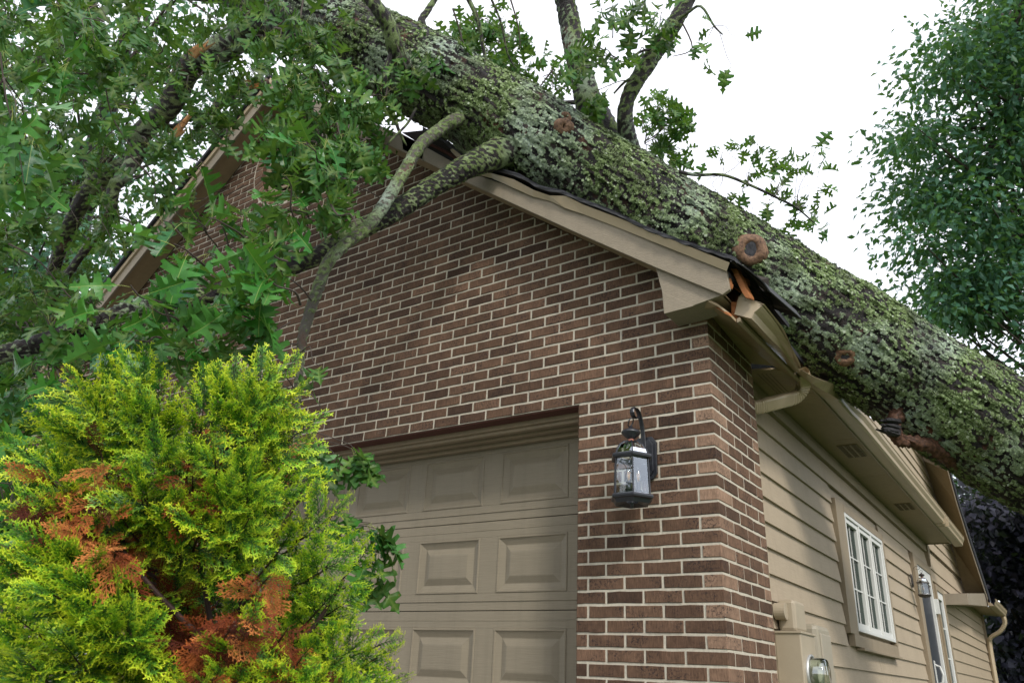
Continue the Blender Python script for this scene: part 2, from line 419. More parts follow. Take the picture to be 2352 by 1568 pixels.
def lay(poly, to3, wall, tint=None):
    if len(poly) < 3 or area(poly) < 3e-4: return
    cx = sum(p[0] for p in poly)/len(poly); cz = sum(p[1] for p in poly)/len(poly)
    c = to3(cx, cz, 0); u, v, z = pix(c)
    if z < 0 or u < -120 or u > 2460 or v < -100 or v > 1680: return
    if tint is None:
        tint = min(.80, max(0.15, rb.gauss(.54, .11)))
        if rb.random() < .05: tint = rb.uniform(.12, .3)
    V, F = brick_geo(poly, rb, to3)
    BR.append([z, V, F, tint, wall])
for j in range(-50, 30):
    z1, z0 = -j*CH-JT/2, -(j+1)*CH+JT/2
    first = .977 if j % 2 == 0 else .477
    xs = [0.0]+[first+i for i in range(0, 42)]
    for i in range(len(xs)-1):
        a, b = -(xs[i+1]*BL-JT/2), -(xs[i]*BL+(JT/2 if i else 0))
        if i == 0: continue                                     # the corner bricks turn the corner, see below
        if j >= 5 and a < -JAMB:
            if b > -JAMB+.01: a = -JAMB
            elif a > -5.65: continue
        poly = [(a, z0), (b, z0), (b, z1), (a, z1)]
        poly = clip(poly, (-.815, 1), 6.428-.012); poly = clip(poly, (.757, 1), .150+.06)
        if poly:
            cx, cz = (a+b)/2, (z0+z1)/2; d = math.hypot(cx-CXO, cz-CZO)
            if d < RO+.15:
                nx, nz = (cx-CXO)/(d+1e-9), (cz-CZO)/(d+1e-9)
                poly = clip(poly, (-nx, -nz), -(nx*CXO+nz*CZO+RO+.01))
        lay(poly, front3, 0)
for j in range(-1, 30):                                        # corner bricks: one brick seen on both faces
    z1, z0 = -j*CH-JT/2, -(j+1)*CH+JT/2
    lx, ly = (.977, .477) if j % 2 == 0 else (.477, .977)
    X, Y = lx*BL-JT/2, ly*BL-JT/2
    e = .003; V = []
    for zz, q in ((z0, .002), (z0+.003, 0), (z1-.003, 0), (z1, .002)):
        V += [(-X, q*1.2, zz), (-e, q, zz), (-q, e, zz), (-q*1.2, Y, zz), (-X, .05, zz)]
    V = [(x+rb.gauss(0, .0006), y+rb.gauss(0, .0006), z+rb.gauss(0, .0006)) for x, y, z in V]
    F = [(0,1,2,3,4)[::-1], (15,16,17,18,19)]
    for r in range(3):
        for i in range(5): F.append((r*5+i, r*5+(i+1) % 5, r*5+5+(i+1) % 5, r*5+5+i))
    tn = (min(.75, max(.08, rb.gauss(.5, .12))) if j % 2 == 0 else rb.uniform(.84, .96))
    BR.append([pix((0,0,z0))[2], V, F, tn, 0])
    xs = [ly, ly+1, ly+2, ly+3]
    for i in range(4):
        a, b = xs[i]*BL+JT/2, (xs[i+1]*BL-JT/2 if i < 3 else RET_END)
        b = min(b, RET_END)
        if b-a < .02: continue
        lay([(a, z0), (b, z0), (b, z1), (a, z1)], side3, 1, (rb.uniform(.8, .95) if b-a < .14 else min(.8, max(.1, rb.gauss(.60, .16)))))
# mortar backing: front gable wall with the door opening, and the return
g = MB()
def wall_sheet(outline, y0, y1):
    g.prism([(x, y0, z) for x, z in outline], (0, y1-y0, 0))
RH = RO-.10
arc_r = [(CXO+RH*math.sin(a), CZO+RH*math.cos(a)) for a in [math.pi*k/16 for k in range(17)]]
arc_l = [(CXO-RH*math.sin(a), CZO-RH*math.cos(a)) for a in [math.pi*k/16 for k in range(17)]]
wall_sheet([(-.0035, -2.7), (-.0035, .19), (-.2, .32), (-.94, .86), (CXO, zR(CXO)+.07)]+arc_r+[(CXO, LINT+.002), (-JAMB+.004, LINT+.002), (-JAMB+.004, -2.7)], .0042, .095)
wall_sheet([(CXO, LINT+.002)]+arc_l+[(CXO, zR(CXO)+.07), (-4.0, 3.17), (-8.0, -.10), (-8.0, -2.7), (-5.65, -2.7), (-5.65, LINT+.002)], .0042, .095)
bw = g.obj('brick_wall', MORTAR, house)
g = MB(); g.box((-.09, .02, -2.7), (-.0030, RET_END-.004, .06)); bw2 = g.obj('brick_wall', MORTAR, house)
BR.sort(key=lambda b: b[0])
for b in BR[:292]:
    g = MB(); g.add(b[1], b[2], 0, b[3]); g.obj('brick', BRICK, bw2 if b[4] else bw)
g = MB()
for b in BR[292:]: g.add(b[1], b[2], 0, b[3])
g.obj('brick_courses', BRICK, bw, kind='stuff')
# ring of header bricks and louvre
g = MB(); nb = 34
for i in range(nb):
    a0, a1 = 2*math.pi*(i+.06)/nb, 2*math.pi*(i+.94)/nb
    q = [(CXO+r*math.cos(a), CZO+r*math.sin(a)) for r, a in ((RO-.105, a0), (RO-.003, a0), (RO-.003, a1), (RO-.105, a1))]
    V, F = brick_geo(q, rb, front3, .09); g.add(V, F, 0, rb.uniform(.62, .9))
    q = [(CXO+r*math.cos(a), CZO+r*math.sin(a)) for r, a in ((RO-.107, a0), (RO-.16, a0), (RO-.16, a1), (RO-.107, a1))]
ringo = g.obj('arch_brick_ring', BRICK, bw)
g = MB(); g.lathe((CXO, 0, CZO), [(RO-.115, .004), (RO-.105, .10)], 48, axis=(0,1,0)); g.obj('louvre_reveal', BRICK, bw)
g = MB(); g.lathe((CXO, .07, CZO), [(RO-.11, 0), (RO-.11, -.03), (RO-.16, -.03), (RO-.16, .01)], 40, axis=(0,1,0))
lv = g.obj('round_louvre', TRIM, house)
for k in range(9):
    z = CZO-.34+k*.085; hw = math.sqrt(max(0, .345**2-(z-CZO)**2))
    if hw > .05:
        g = MB(); g.prism([(CXO-hw, .05, z-.03), (CXO-hw, .058, z-.036), (CXO-hw, .098, z+.045), (CXO-hw, .09, z+.05)], (2*hw, 0, 0)); g.obj('louvre_slat', TRIM, lv)
# crack stepping down through the joints and bricks
def C1p(x, y): return ((1200+.59524*x)*S_, (800+.59524*y)*S_)
def crack(pts, r):
    g = MB(); P = []
    for a, b in zip(pts[:-1], pts[1:]):
        for q in range(5):
            f = q/5; P.append(un(*C1p(a[0]+(b[0]-a[0])*f+rb.gauss(0, 1.2), a[1]+(b[1]-a[1])*f), 1, -.0012))
    g.tube(P, [r*rb.uniform(.4, 1.2) for _ in P], 4, flat=.6); g.obj('crack', DARKV, bw)
crack([(1465,835),(1455,920),(1460,985),(1485,1030),(1545,1025),(1550,1180),(1540,1250),(1545,1362)], .0019)
crack([(1835,740),(1830,790),(1740,835),(1735,890)], .0013)
crack([(2160,880),(2165,1000),(2150,1170),(2155,1300)], .0013)
crack([(2160,430),(2150,500),(2140,560)], .0010)

# ---- lintel and garage door
g = MB(); g.box((-5.7, .012, LINT-.007), (-JAMB-.003, .10, LINT-.001)); g.obj('lintel_angle', RUST, house)
g = MB()
XA, XB = -5.65, -JAMB-.002
g.box((XA, .10, LINT-.035), (XB, .305, LINT+.05)); g.box((XA, .125, LINT-.055), (XB, .165, LINT-.034)); g.box((XA, .19, LINT-.065), (XB, .235, LINT-.0345))
g.box((XA, .255, LINT-.086), (XB, .292, LINT-.0345)); g.obj('door_head_trim', TRIM, house, bevel=.003)
g = MB(); g.box((XB-.035, .10, -2.66), (XB, .297, LINT-.087)); g.obj('door_jamb_trim', TRIM, house, bevel=.003)
gd = thing_door = bpy.data.objects.new('garage_door', None); COL.objects.link(gd); gd.parent = house
YD = .30
cols = [(-1.004-.621*i-.488, -1.004-.621*i) for i in range(8)]
cols = [c for c in cols if c[0] > XA]
seams = [LINT-.019, -.873, -1.394, -1.915, -2.43]
for r in range(4):
    zt, zb = seams[r]-.0022, seams[r+1]+.0022
    pt, pb = (seams[r+1]+.424, seams[r+1]+.098)
    g = MB(); x0, x1 = XA, XB-.03
    if r == 0: zt = LINT-.05
    def strip(za, zc, y): g.box((x0, y, zc), (x1, y+.03, za))
    e = .052                                     # tongue rails step back beside the seam
    strip(zt, zt-e if r else zt-.02, YD+.003); strip(zb+e, zb, YD+.003)
    strip((zt-e if r else zt-.02), pt, YD); strip(pb, zb+e, YD)
    xx = [x0]+[v for c in sorted(cols) for v in c]+[x1]
    for a, b in zip(xx[::2], xx[1::2]): g.box((a, YD, pb), (b, YD+.03, pt))
    # small beads at the rail steps
    for zz in (zb+e, (zt-e if r else None)):
        if zz: g.tube([(x0, YD+.001, zz), (x1, YD+.001, zz)], .0035, 6)
    g.obj('door_section', DOORP, gd, bevel=.0015)
    for c in cols:
        g = MB(); rects = [(0, YD+.001), (.004, YD-.0045), (.012, YD-.0045), (.016, YD+.002), (.050, YD+.0155), (.055, YD+.0155), (.092, YD+.001), (.1, YD+.0)]
        V = []
        for ins, y in rects: V += [(c[0]+ins, y, pb+ins), (c[1]-ins, y, pb+ins), (c[1]-ins, y, pt-ins), (c[0]+ins, y, pt-ins)]
        F = []
        for i in range(len(rects)-1):
            for k in range(4): F.append((i*4+k, i*4+(k+1) % 4, i*4+4+(k+1) % 4, i*4+4+k))
        q = (len(rects)-1)*4; F.append((q, q+1, q+2, q+3)); g.add(V, F)
        g.obj('raised_panel', DOORP, gd)
g = MB(); g.box((XA-.2, YD+.05, -2.66), (XB+.2, YD+.09, 0)); g.obj('garage_interior', DARKV, house)

# ---- siding
def lap_board(ya, yb, ztop, zbot, parent, clipline=None, x=-.09):
    """one lap board along Y: thin at the top, proud at the foot"""
    w = rb.gauss(0, .0012)
    sec = [(x-.014, ztop+.014), (x+.004+w, zbot), (x-.012+w, zbot-.001), (x-.024, ztop+.014)]
    if clipline:                                  # gable board: cut both ends along the slope
        yb = clipline(zbot); yb2 = clipline(ztop)
    else: yb2 = yb
    P0 = [(a, ya, b) for a, b in sec]; P1 = [(a, (yb if abs(b-zbot) < .01 else yb2), b) for a, b in sec]
    g = MB(); g.add(P0+P1, [(0,1,2,3)[::-1], (4,5,6,7), (0,4,5,1)[::-1], (1,5,6,2)[::-1], (2,6,7,3)[::-1], (3,7,4,0)[::-1]])
    g.obj('siding_board', TAN, parent)
g = MB(); g.box((-.20, .10, -2.66), (-.115, 13.3, -.02)); sw = g.obj('siding_wall', TAN, house)
zs = [-.099]+[-.259-.1472*i for i in range(16)]
WIN = (2.735, 4.545, -1.455, -.350); DOO = (6.16, 7.47, -2.66, -.275); SID = (7.66, 8.36, -2.66, -.44)
for i in range(len(zs)-1):
    zt, zb = zs[i], zs[i+1]
    segs = [(.66, 13.3)]
    for (a, b, c, d) in (WIN, DOO, SID):
        if zb < d-.03 and zt > c+.03:
            ns = []
            for s in segs:
                if s[0] < a and s[1] > b: ns += [(s[0], a), (b, s[1])]
                else: ns.append(s)
            segs = ns
    for a, b in segs:
        # long runs are butted from 3.6 m boards
        while b-a > 4.6:
            c = a+rb.uniform(3.0, 3.66); lap_board(a, c-.001, zt, zb, sw); a = c+.001
        lap_board(a, b, zt, zb, sw)
# gable of the wing above the low eave
def wing_r(z): return 11.54+(-.16-z)*(2.39/1.63)
for k in range(20):
    zb = .01+k*.1472; zt = zb+.1472
    if zt > 1.75: break
    g0 = max(5.0, 7.4-(2.7-zt)*1.3)
    lap_board(g0, 0, zt, zb, sw, wing_r)
g = MB(); g.prism([(-.116, 4.6, 0), (-.116, 11.4, 0), (-.116, 8.4, 1.7), (-.116, 6.2, 1.7)], (-.08, 0, 0)); g.obj('wing_gable_wall', TAN, house)
g = MB(); g.box((-.16, .695, -2.66), (-.055, .745, 0.0)); g.obj('corner_board', TRIM, house, bevel=.002)
g = MB(); g.box((-.115, .66, -.100), (-.068, 7.42, -.004)); g.obj('frieze_board', TRIM, house, bevel=.003)
g = MB(); g.prism([(-.105, 7.42, -.004), (-.105, 7.62, -.004), (-.105, 7.5, -.27)], (.05, 0, 0)); g.obj('eave_bracket', TRIM, house)

# ---- soffit and fascia of the side eave
SOE = 7.45
def sheet(pts, d, name, mt, parent, **kw):
    g = MB(); g.prism(pts, d); return g.obj(name, mt, parent, **kw)
seam_y = [1.32, 2.45, 3.68, 4.90, 6.28, SOE]
for a, b in zip(seam_y[:-1], seam_y[1:]):
    sheet([(-.09, a+.004, 0.0), (.196, a+.004, 0.0), (.196, b, 0.0), (-.09, b, 0.0)], (0, 0, .012), 'soffit_panel', SOFFIT, house)
sheet([(-.09, .745, -.004), (.10, .735, -.030), (.196, .80, -.035), (.196, 1.32, 0.0), (-.09, 1.32, 0.0)], (0, 0, .012), 'soffit_panel', SOFFIT, house)
# torn soffit over the brick return: inner edge up on the brick, outer edge sagging
tp = [un(*H(215,580), 1, -.06), un(*H(235,606), 1, -.004), un(*H(395,592), 0, .003), un(*H(685,932), 0, .003),
      un(*H(825,945), 0, .12), un(*H(985,1045), 0, .19), un(*H(800,842), 0, .19), un(*H(580,652), 0, .185), un(*H(530,602), 1, -.14), un(*H(455,545), 1, -.17), un(*H(392,514), 1, -.19)]
sheet(tp, (0, 0, .014), 'torn_soffit_panel', SOFFIT, house)
g = MB()
e0, e1 = un(*H(585,655), 0, .19), un(*H(990,1050), 0, .19)
g.prism([e0, e1, e1+np.array([.016,0,.004]), e0+np.array([.016,0,.004])], (0, 0, .022)); g.obj('soffit_edge_trim', TRIM, house)
g = MB(); g.box((.196, 1.2, -.012), (.212, SOE+.03, .115)); g.obj('eave_fascia', TRIM, house, bevel=.002)
g = MB(); g.box((-.09, SOE, -.01), (.20, SOE+.02, .12)); g.obj('eave_end_board', TRIM, house)
# perforated strips and louvred vents in the soffit
VDK = simple('vent_shadow_brown', (.075,.055,.035), .8)
def soffit_vent(y0, y1, x0, x1, rows, slots, z, dark):
    g = MB(); g.box((x0, y0, z-.006), (x1, y1, z-.001)); v = g.obj('soffit_vent', TRIM, house, bevel=.002)
    g = MB()
    for r in range(rows):
        xa = x0+(x1-x0)*(r+.14)/rows; xb = x0+(x1-x0)*(r+.86)/rows
        for s in range(slots):
            ya = y0+(y1-y0)*(s+.25)/slots; yb = y0+(y1-y0)*(s+.75)/slots
            g.box((xa, ya, z-.0075), (xb, yb, z-.0062))
    g.obj('vent_slot', VDK, v, kind='stuff')
soffit_vent(2.60, 2.98, .025, .17, 3, 14, 0.0, True)
soffit_vent(4.92, 5.24, .015, .17, 3, 12, 0.0, False)
g = MB()
for r in range(4):
    for s in range(26): xp = .0+r*.024; zp = -.004-(xp+.09)*.137; g.box((xp, .80+s*.018, zp-.0022), (xp+.005, .807+s*.018, zp-.0004))
g.obj('soffit_perforation', VDK, house, kind='stuff')

# ---- K-style gutters
KP = [(0, .105), (0, 0), (.078, 0), (.090, .012), (.094, .040), (.112, .068), (.116, .092), (.106, .094), (.106, .101), (.118, .102), (.120, .105), (.112, .098)]
def gutter(stations, name, parent):
    """stations: (origin, xdir, zdir, squeeze) cross-sections lofted into a thin trough"""
    g = MB(); n = len(KP); V = []; F = []
    for (o, xd, zd) in stations:
        for (a, b) in KP: V.append(np.array(o)+np.array(xd)*a+np.array(zd)*b)
    for i in range(len(stations)-1):
        for k in range(n-1): F.append((i*n+k, i*n+k+1, (i+1)*n+k+1, (i+1)*n+k))
    g.add(V, F); o = g.obj(name, GUTTER, parent)
    s = o.modifiers.new('thick', 'SOLIDIFY'); s.thickness = .0016
    return o
X1, Z1 = np.array([1., 0, 0]), np.array([0, 0, 1.])
gt = gutter([((.213, y, .006+.0*y), X1*(1 if y > 1.9 else .9), Z1*(1 if y > 1.9 else .8)) for y in (1.52, 1.62, 1.9, 2.2, 3, 5, 6, 7.80)], 'gutter', house)
g = MB(); g.prism([(.213+a, 7.80, .006+b) for a, b in KP[:8]], (0, .004, 0)); g.obj('gutter_end_cap', GUTTER, gt)
g = MB()
for y in (6.15, 6.32): g.box((.21, y, .0), (.335, y+.012, .114))
g.obj('gutter_seam', GUTTER, gt)
# broken, twisted front length: traced end cap, pinched flat against the trunk
A = [un(*K(*p), 1, y) for p, y in (((930,482), -.10), ((885,668), -.10), ((1058,712), -.10), ((1190,562), -.10))]   # top-back, bottom-back, bottom-front, top-front
B = [un(*H(x, y), 0, X) for (x, y), X in (((965,942), .20), ((975,985), .205), ((1003,982), .25), ((1012,965), .30))]
g = MB(); V = []; ns = 15
def gsec(tb, bb, bf, tf, s):
    ux, uz = bf-bb, tb-bb
    pts = []
    for (a, b) in KP:
        fa, fb = a/.12, b/.105
        base = bb+(bf-bb)*min(1, fa/.65)
        top = tb+(tf-tb)*fa
        pts.append(base*(1-fb)+top*fb if fa > 0 else bb*(1-fb)+tb*fb)
    return pts
for i in range(ns):
    f = i/(ns-1); e = f**1.25
    q = [A[k]*(1-f)+B[k]*f for k in range(4)]
    bow = math.sin(math.pi*f)
    q[3] = q[3]+np.array([.018, 0, .012])*bow; q[2] = q[2]+np.array([.010, 0, -.008])*bow
    for k, p in enumerate(gsec(*q, f)):
        dent = (.005*math.sin(11*f+k)*f)
        V.append(p+np.array([dent, 0, dent*.6]))
nk = len(KP)
g.add(V, [(i*nk+k, i*nk+k+1, (i+1)*nk+k+1, (i+1)*nk+k) for i in range(ns-1) for k in range(nk-1)])
bg = g.obj('broken_gutter', GUTTER, house); s = bg.modifiers.new('thick', 'SOLIDIFY'); s.thickness = .0018
g = MB(); cap = gsec(*A, 0)[:9]
nrm = np.cross(A[2]-A[1], A[0]-A[1]); nrm /= np.linalg.norm(nrm)
g.prism([p+np.array([0, .006, 0]) for p in cap], nrm*.003); g.obj('gutter_end_cap', GUTTER, bg)
# flattened sheet between the pinch and the sound gutter
g = MB(); a = B; b = [np.array((.213, 1.55, .09)), np.array((.213, 1.55, .006)), np.array((.29, 1.55, .006)), np.array((.325, 1.55, .09))]
V = []
for i in range(7):
    f = i/6
    V += [a[k]*(1-f)+b[k]*f+np.array([.006*math.sin(7*f+k), 0, -.012*math.sin(math.pi*f)*(k > 1)]) for k in range(4)]
g.add(V, [(i*4+k, i*4+k+1, i*4+k+5, i*4+k+4) for i in range(6) for k in range(3)])
o = g.obj('crushed_gutter', GUTTER, house); s = o.modifiers.new('thick', 'SOLIDIFY'); s.thickness = .002
# downspout: rectangular corrugated pipe with two elbows
def pipe(path, w, d, name, parent, mt=GUTTER, ribs=()):
    """rounded rectangular pipe; ribs = (start, end, count) fractions with crimps"""
    P = [np.array(p, float) for p in path]
    # resample with Catmull-Rom
    Q = []
    for i in range(len(P)-1):
        p0, p1, p2, p3 = P[max(i-1, 0)], P[i], P[i+1], P[min(i+2, len(P)-1)]
        for k in range(18):
            t = k/18; Q.append(.5*((2*p1)+(-p0+p2)*t+(2*p0-5*p1+4*p2-p3)*t*t+(-p0+3*p1-3*p2+p3)*t**3))
    Q.append(P[-1]); n = len(Q); sec = []
    for k in range(16):
        a = 2*math.pi*k/16; ca, sa = math.cos(a), math.sin(a); e = .45
        sec.append((w/2*abs(ca)**e*(1 if ca > 0 else -1), d/2*abs(sa)**e*(1 if sa > 0 else -1)))
    V = []; fr = None
    for i, p in enumerate(Q):
        t = Q[min(i+1, n-1)]-Q[max(i-1, 0)]; t /= np.linalg.norm(t)
        a = np.array([.35, 1., 0]) if fr is None else fr
        b = np.cross(t, a); b /= np.linalg.norm(b); a = np.cross(b, t); fr = a
        f = i/(n-1); sc = 1.0
        for (r0, r1, c) in ribs:
            if r0 <= f <= r1: sc = 1-.13*max(0, math.cos((f-r0)/(r1-r0)*c*2*math.pi))
        for (x, y) in sec:
            V.append(p+(a*x+b*y)*sc)
    g = MB(); g.add(V, [(i*16+k, i*16+(k+1) % 16, (i+1)*16+(k+1) % 16, (i+1)*16+k) for i in range(n-1) for k in range(16)])
    return g.obj(name, mt, parent, smooth=False)
dp = [un(*H(1022,985), 0, .225), un(*H(1032,1075), 0, .20), un(*H(985,1150), 0, .15), un(*H(870,1185), 0, .09), un(*H(760,1215), 0, .015), un(*H(722,1262), 0, -.02)]
dp[-1] = np.array([-.045, .745, dp[-1][2]]); dp.append(np.array([-.056, .75, dp[-1][2]-.14])); dp.append(dp[-1]+np.array([0, 0, -.5])); dp.append(dp[-1]+np.array([0, 0, -1.5]))
pipe(dp, .082, .056, 'downspout', house, ribs=((.10, .30, 9), (.49, .62, 7)))

# ---- rake boards of the front gable (traced on the plane of the overhang)
YF = -.22
def bd(pts, y, d, name, mt, bevel=0.0):
    g = MB(); g.prism([un(u, v, 1, y) for u, v in pts], (0, d, 0)); return g.obj(name, mt, house, bevel=bevel)
bd([(925,344),(1007,386),(1059,413),(1319,532),(1506,614),(1659,676.5),(1676,664),(1669,622),(1262,459),(1085,398),(1075,392),(921,306)], YF, .022, 'rake_board', TRIM2, .002)
# crown strip above, buckled by the trunk
top = [(1084,392),(1130,398),(1180,412),(1225,436),(1262,449),(1300,450),(1340,470),(1420,500),(1540,549),(1676,603)]
bot = [(1086,399),(1130,410),(1180,432),(1225,452),(1264,462),(1298,478),(1340,492),(1420,523),(1540,571),(1669,623)]
g = MB(); V = []
for i, (a, b) in enumerate(zip(top, bot)):
    w = .006*math.sin(i*2.1); V += [un(*a, 1, YF-.034+w), un(*b, 1, YF-.012+w), un(*b, 1, YF+.001), un(*a, 1, YF+.02)]
n = len(top)
g.add(V, [(i*4+k, i*4+(k+1) % 4, i*4+4+(k+1) % 4, i*4+4+k) for i in range(n-1) for k in range(4)]+[(0,1,2,3), tuple(range(4*n-1, 4*n-5, -1))])
g.obj('rake_crown', GUTTER, house)
# pork-chop return: triangular box end under the board
pc = [K(60,180), K(125,435), K(145,660), K(450,580), K(752,470)]
bd([pc[0], pc[1], pc[2], pc[3], pc[4]], YF+.024, .19, 'eave_return', TRIM2, .0015)
bd([K(128,436), K(147,664), K(458,583)], YF+.016, .012, 'return_patch_board', TRIM2, .001)  # thin raised triangle shaped as the lit lower part of the return
# soffits under both rakes
sheet([(0.16, YF+.02, zR(.16)+.012), (0.16, -.002, zR(.16)+.012), (-4.0, -.002, 3.178), (-4.0, YF+.02, 3.178)], (0, 0, .012), 'rake_soffit', SOFFIT, house)
sheet([(-8.3, YF+.02, zL(-8.3)), (-8.3, -.002, zL(-8.3)), (-4.0, -.002, zL(-4)), (-4.0, YF+.02, zL(-4))], (0, 0, .012), 'rake_soffit', SOFFIT, house)
def rstrip(x0, x1, zf, lo, hi, y, d, name, mt, bevel=0):
    g = MB(); g.prism([(x0, y, zf(x0)+lo), (x1, y, zf(x1)+lo), (x1, y, zf(x1)+hi), (x0, y, zf(x0)+hi)], (0, d, 0)); return g.obj(name, mt, house, bevel=bevel)
rstrip(-8.35, -4.0, zL, -.035, .125, YF, .022, 'rake_board', TRIM2, .002)
rstrip(-8.35, -4.0, zL, .105, .165, YF-.022, .024, 'rake_crown', GUTTER, .003)
rstrip(-4.0, -1.95, zR, -.0, .14, YF, .021, 'rake_board', TRIM2, .002)
# roof slabs
rf = MB()
def zt(x): return .30-.745*x
rf.prism([(-4.05, -.20, 3.31), (-2.3, -.20, zt(-2.3)), (.20, -.20, zt(.20)), (.20, -.20, zt(.20)-.03), (-4.05, -.20, 3.27)], (0, 7.7, 0))
roof = rf.obj('roof', SHING, house)
rf = MB(); rf.prism([(-8.45, YF-.05, zL(-8.45)+.17), (-4.0, YF-.05, zL(-4)+.17), (-4.0, YF-.05, zL(-4)+.215), (-8.45, YF-.05, zL(-8.45)+.215)], (0, 7.8, 0)); rf.obj('roof', SHING, house)
# shingle layers along the right rake, ragged, following the traced lip
lip = [(970,300),(1010,318),(1060,356),(1090,384),(1140,392),(1190,406),(1240,434),(1290,444),(1330,462),(1400,487),(1484,528),(1560,557),(1640,583),(1688,598)]
def lerp_line(L, n):
    L = [np.array(p, float) for p in L]; d = [0]
    for a, b in zip(L[:-1], L[1:]): d.append(d[-1]+np.linalg.norm(b-a))
    out = []
    for k in range(n):
        s = d[-1]*k/(n-1)
        for i in range(len(L)-1):
            if s <= d[i+1]+1e-9: out.append(L[i]+(L[i+1]-L[i])*((s-d[i])/(d[i+1]-d[i]+1e-9))); break
    return out
for lay_, (yo, up) in enumerate(((YF-.046, 0), (YF-.036, 4))):
    L = lerp_line(lip, 60); g = MB(); V = []
    for i, p in enumerate(L):
        w = rb.uniform(-1.4, 1.4); a = un(p[0], p[1]-up+w, 1, yo+rb.uniform(-.004, .004)); b = un(p[0]+1, p[1]-up-4+w*.3, 1, yo)
        V += [a, b, b+np.array([0, .9, 0]), a+np.array([0, .9, 0])]
    n = len(L); g.add(V, [(i*4+k, i*4+(k+1) % 4, i*4+4+(k+1) % 4, i*4+4+k) for i in range(n-1) for k in range(4)]+[(0,1,2,3), tuple(range(4*n-1, 4*n-5, -1))])
    g.obj('shingle_course', SHING if lay_ else TAR, roof)
# torn shingle and felt sheet curling over the broken corner
cur = [K(840,120), K(900,125), K(1000,190), K(1100,270), K(1180,340), K(1245,438)]
low = [K(820,150), K(880,215), K(960,290), K(1040,400), K(1120,520), K(1225,590)]
g = MB(); V = []
for i in range(6):
    V += [un(*cur[i], 1, -.27+.03*i), un(*cur[i], 1, -.27+.03*i)+np.array([.02, .5, .05]), un(*low[i], 1, .10+.05*i)]
g.add(V, [(i*3+k, i*3+k+1, i*3+k+4, i*3+k+3) for i in range(5) for k in range(2)])
o = g.obj('torn_roofing_sheet', TAR, house); s = o.modifiers.new('thick', 'SOLIDIFY'); s.thickness = .006
# dark cavity lining, splintered rafters and blocking behind the torn corner
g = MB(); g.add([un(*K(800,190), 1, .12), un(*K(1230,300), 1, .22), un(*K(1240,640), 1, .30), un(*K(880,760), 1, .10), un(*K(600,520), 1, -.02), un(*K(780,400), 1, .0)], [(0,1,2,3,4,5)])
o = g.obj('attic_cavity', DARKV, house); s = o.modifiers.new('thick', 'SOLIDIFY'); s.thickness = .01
def splint(pts, y, d, mt=RAWW, name='splintered_rafter'):
    g = MB(); g.prism([un(*K(*p), 1, y) for p in pts], (.01, d, 0)); g.obj(name, mt, house, bevel=.002)
splint([(835,190),(905,195),(990,370),(1045,480),(1050,505),(1000,500),(968,455),(930,380),(868,240)], -.15, .03)
splint([(935,265),(1000,290),(1012,350),(960,330)], -.06, .03)
splint([(800,215),(840,245),(905,330),(930,440),(880,400),(835,345),(812,280)], -.05, .02, RAWW)
splint([(843,535),(905,545),(925,480),(912,730),(893,760),(850,680)], -.08, .02)
splint([(806,265),(818,335),(838,350),(835,375),(826,400),(822,330)], YF+.02, .02, RAWW, 'torn_board_end')
splint([(600,535),(640,540),(720,600),(820,660),(835,690),(800,675),(700,612),(630,560)], -.15, .012, RAWW, 'torn_soffit_edge')
splint([(640,525),(760,470),(835,400),(900,480),(880,560),(835,690),(730,600)], .02, .02, m_wood('dark_stained_wood', (.05,.012,.008), (.11,.03,.015)), 'exposed_framing')
g = MB(); g.add([un(*K(*p), 1, y) for p, y in (((935,478), -.09), ((975,440), -.08), ((1010,500), -.06), ((1180,555), -.09), ((1000,530), -.10))], [(0,1,2), (0,2,3,4)]); g.obj('leaf_guard_scrap', WHITE if False else GUTTER, house)
# bent white flashing near the peak of the damage
g = MB(); F_ = [(1034,343),(1043,341),(1088,381),(1080,392)]
g.add([un(*p, 1, -.26) for p in F_]+[un(u+3, v+6, 1, -.21) for u, v in F_], [(0,1,2,3), (4,5,6,7), (0,3,7,4), (1,2,6,5)]); g.obj('bent_flashing', GUTTER, house)
g = MB(); g.add([un(*p, 1, -.17) for p in ((925,306),(985,300),(1080,380),(1085,398),(1000,352))], [(0,1,2,3,4)]); o = g.obj('exposed_sheathing', DARKV, house); s = o.modifiers.new('thick', 'SOLIDIFY'); s.thickness = .01  # near-black sheet painting the shade inside the open gap
g = MB(); g.tube([un(*p, 1, -.19) for p in ((985,330),(1030,352),(1072,380))], .012, 4); g.obj('torn_board_edge', RUST, house)
# ---- wing rake, eave return, far gutter and downspout
win_ = [(1265,170),(1340,400),(1440,700),(1525,1005)]; wout = [(1235,-150),(1400,240),(1500,590),(1650,1040)]
g = MB(); I = [un(*E1(1235,60), 0, -.085)]+[un(*E1(*p), 0, -.085) for p in [(x-16, y) for x, y in win_]]; O = [un(*E1(*p), 0, .2) for p in ((1300,-60),(1400,240),(1455,440),(1530,680),(1640,1015))]
g.add([*I, *O], [(i, i+1, i+6, i+5) for i in range(4)]); o = g.obj('wing_rake_soffit', SOFFIT, house); s = o.modifiers.new('thick', 'SOLIDIFY'); s.thickness = .01
def estrip(L, x0, w, name, mt, dx=.02):
    g = MB(); V = []
    for (x, y) in L:
        V += [un(*E1(x, y), 0, x0), un(*E1(x+w, y-3), 0, x0), un(*E1(x+w, y-3), 0, x0-dx), un(*E1(x, y), 0, x0-dx)]
    n = len(L); g.add(V, [(i*4+k, i*4+(k+1) % 4, i*4+4+(k+1) % 4, i*4+4+k) for i in range(n-1) for k in range(4)]+[(0,1,2,3), (4*n-1,4*n-2,4*n-3,4*n-4)])
    g.obj(name, mt, house)
OL = [(1335,50),(1400,240),(1455,440),(1530,680),(1640,1015),(1652,1060)]
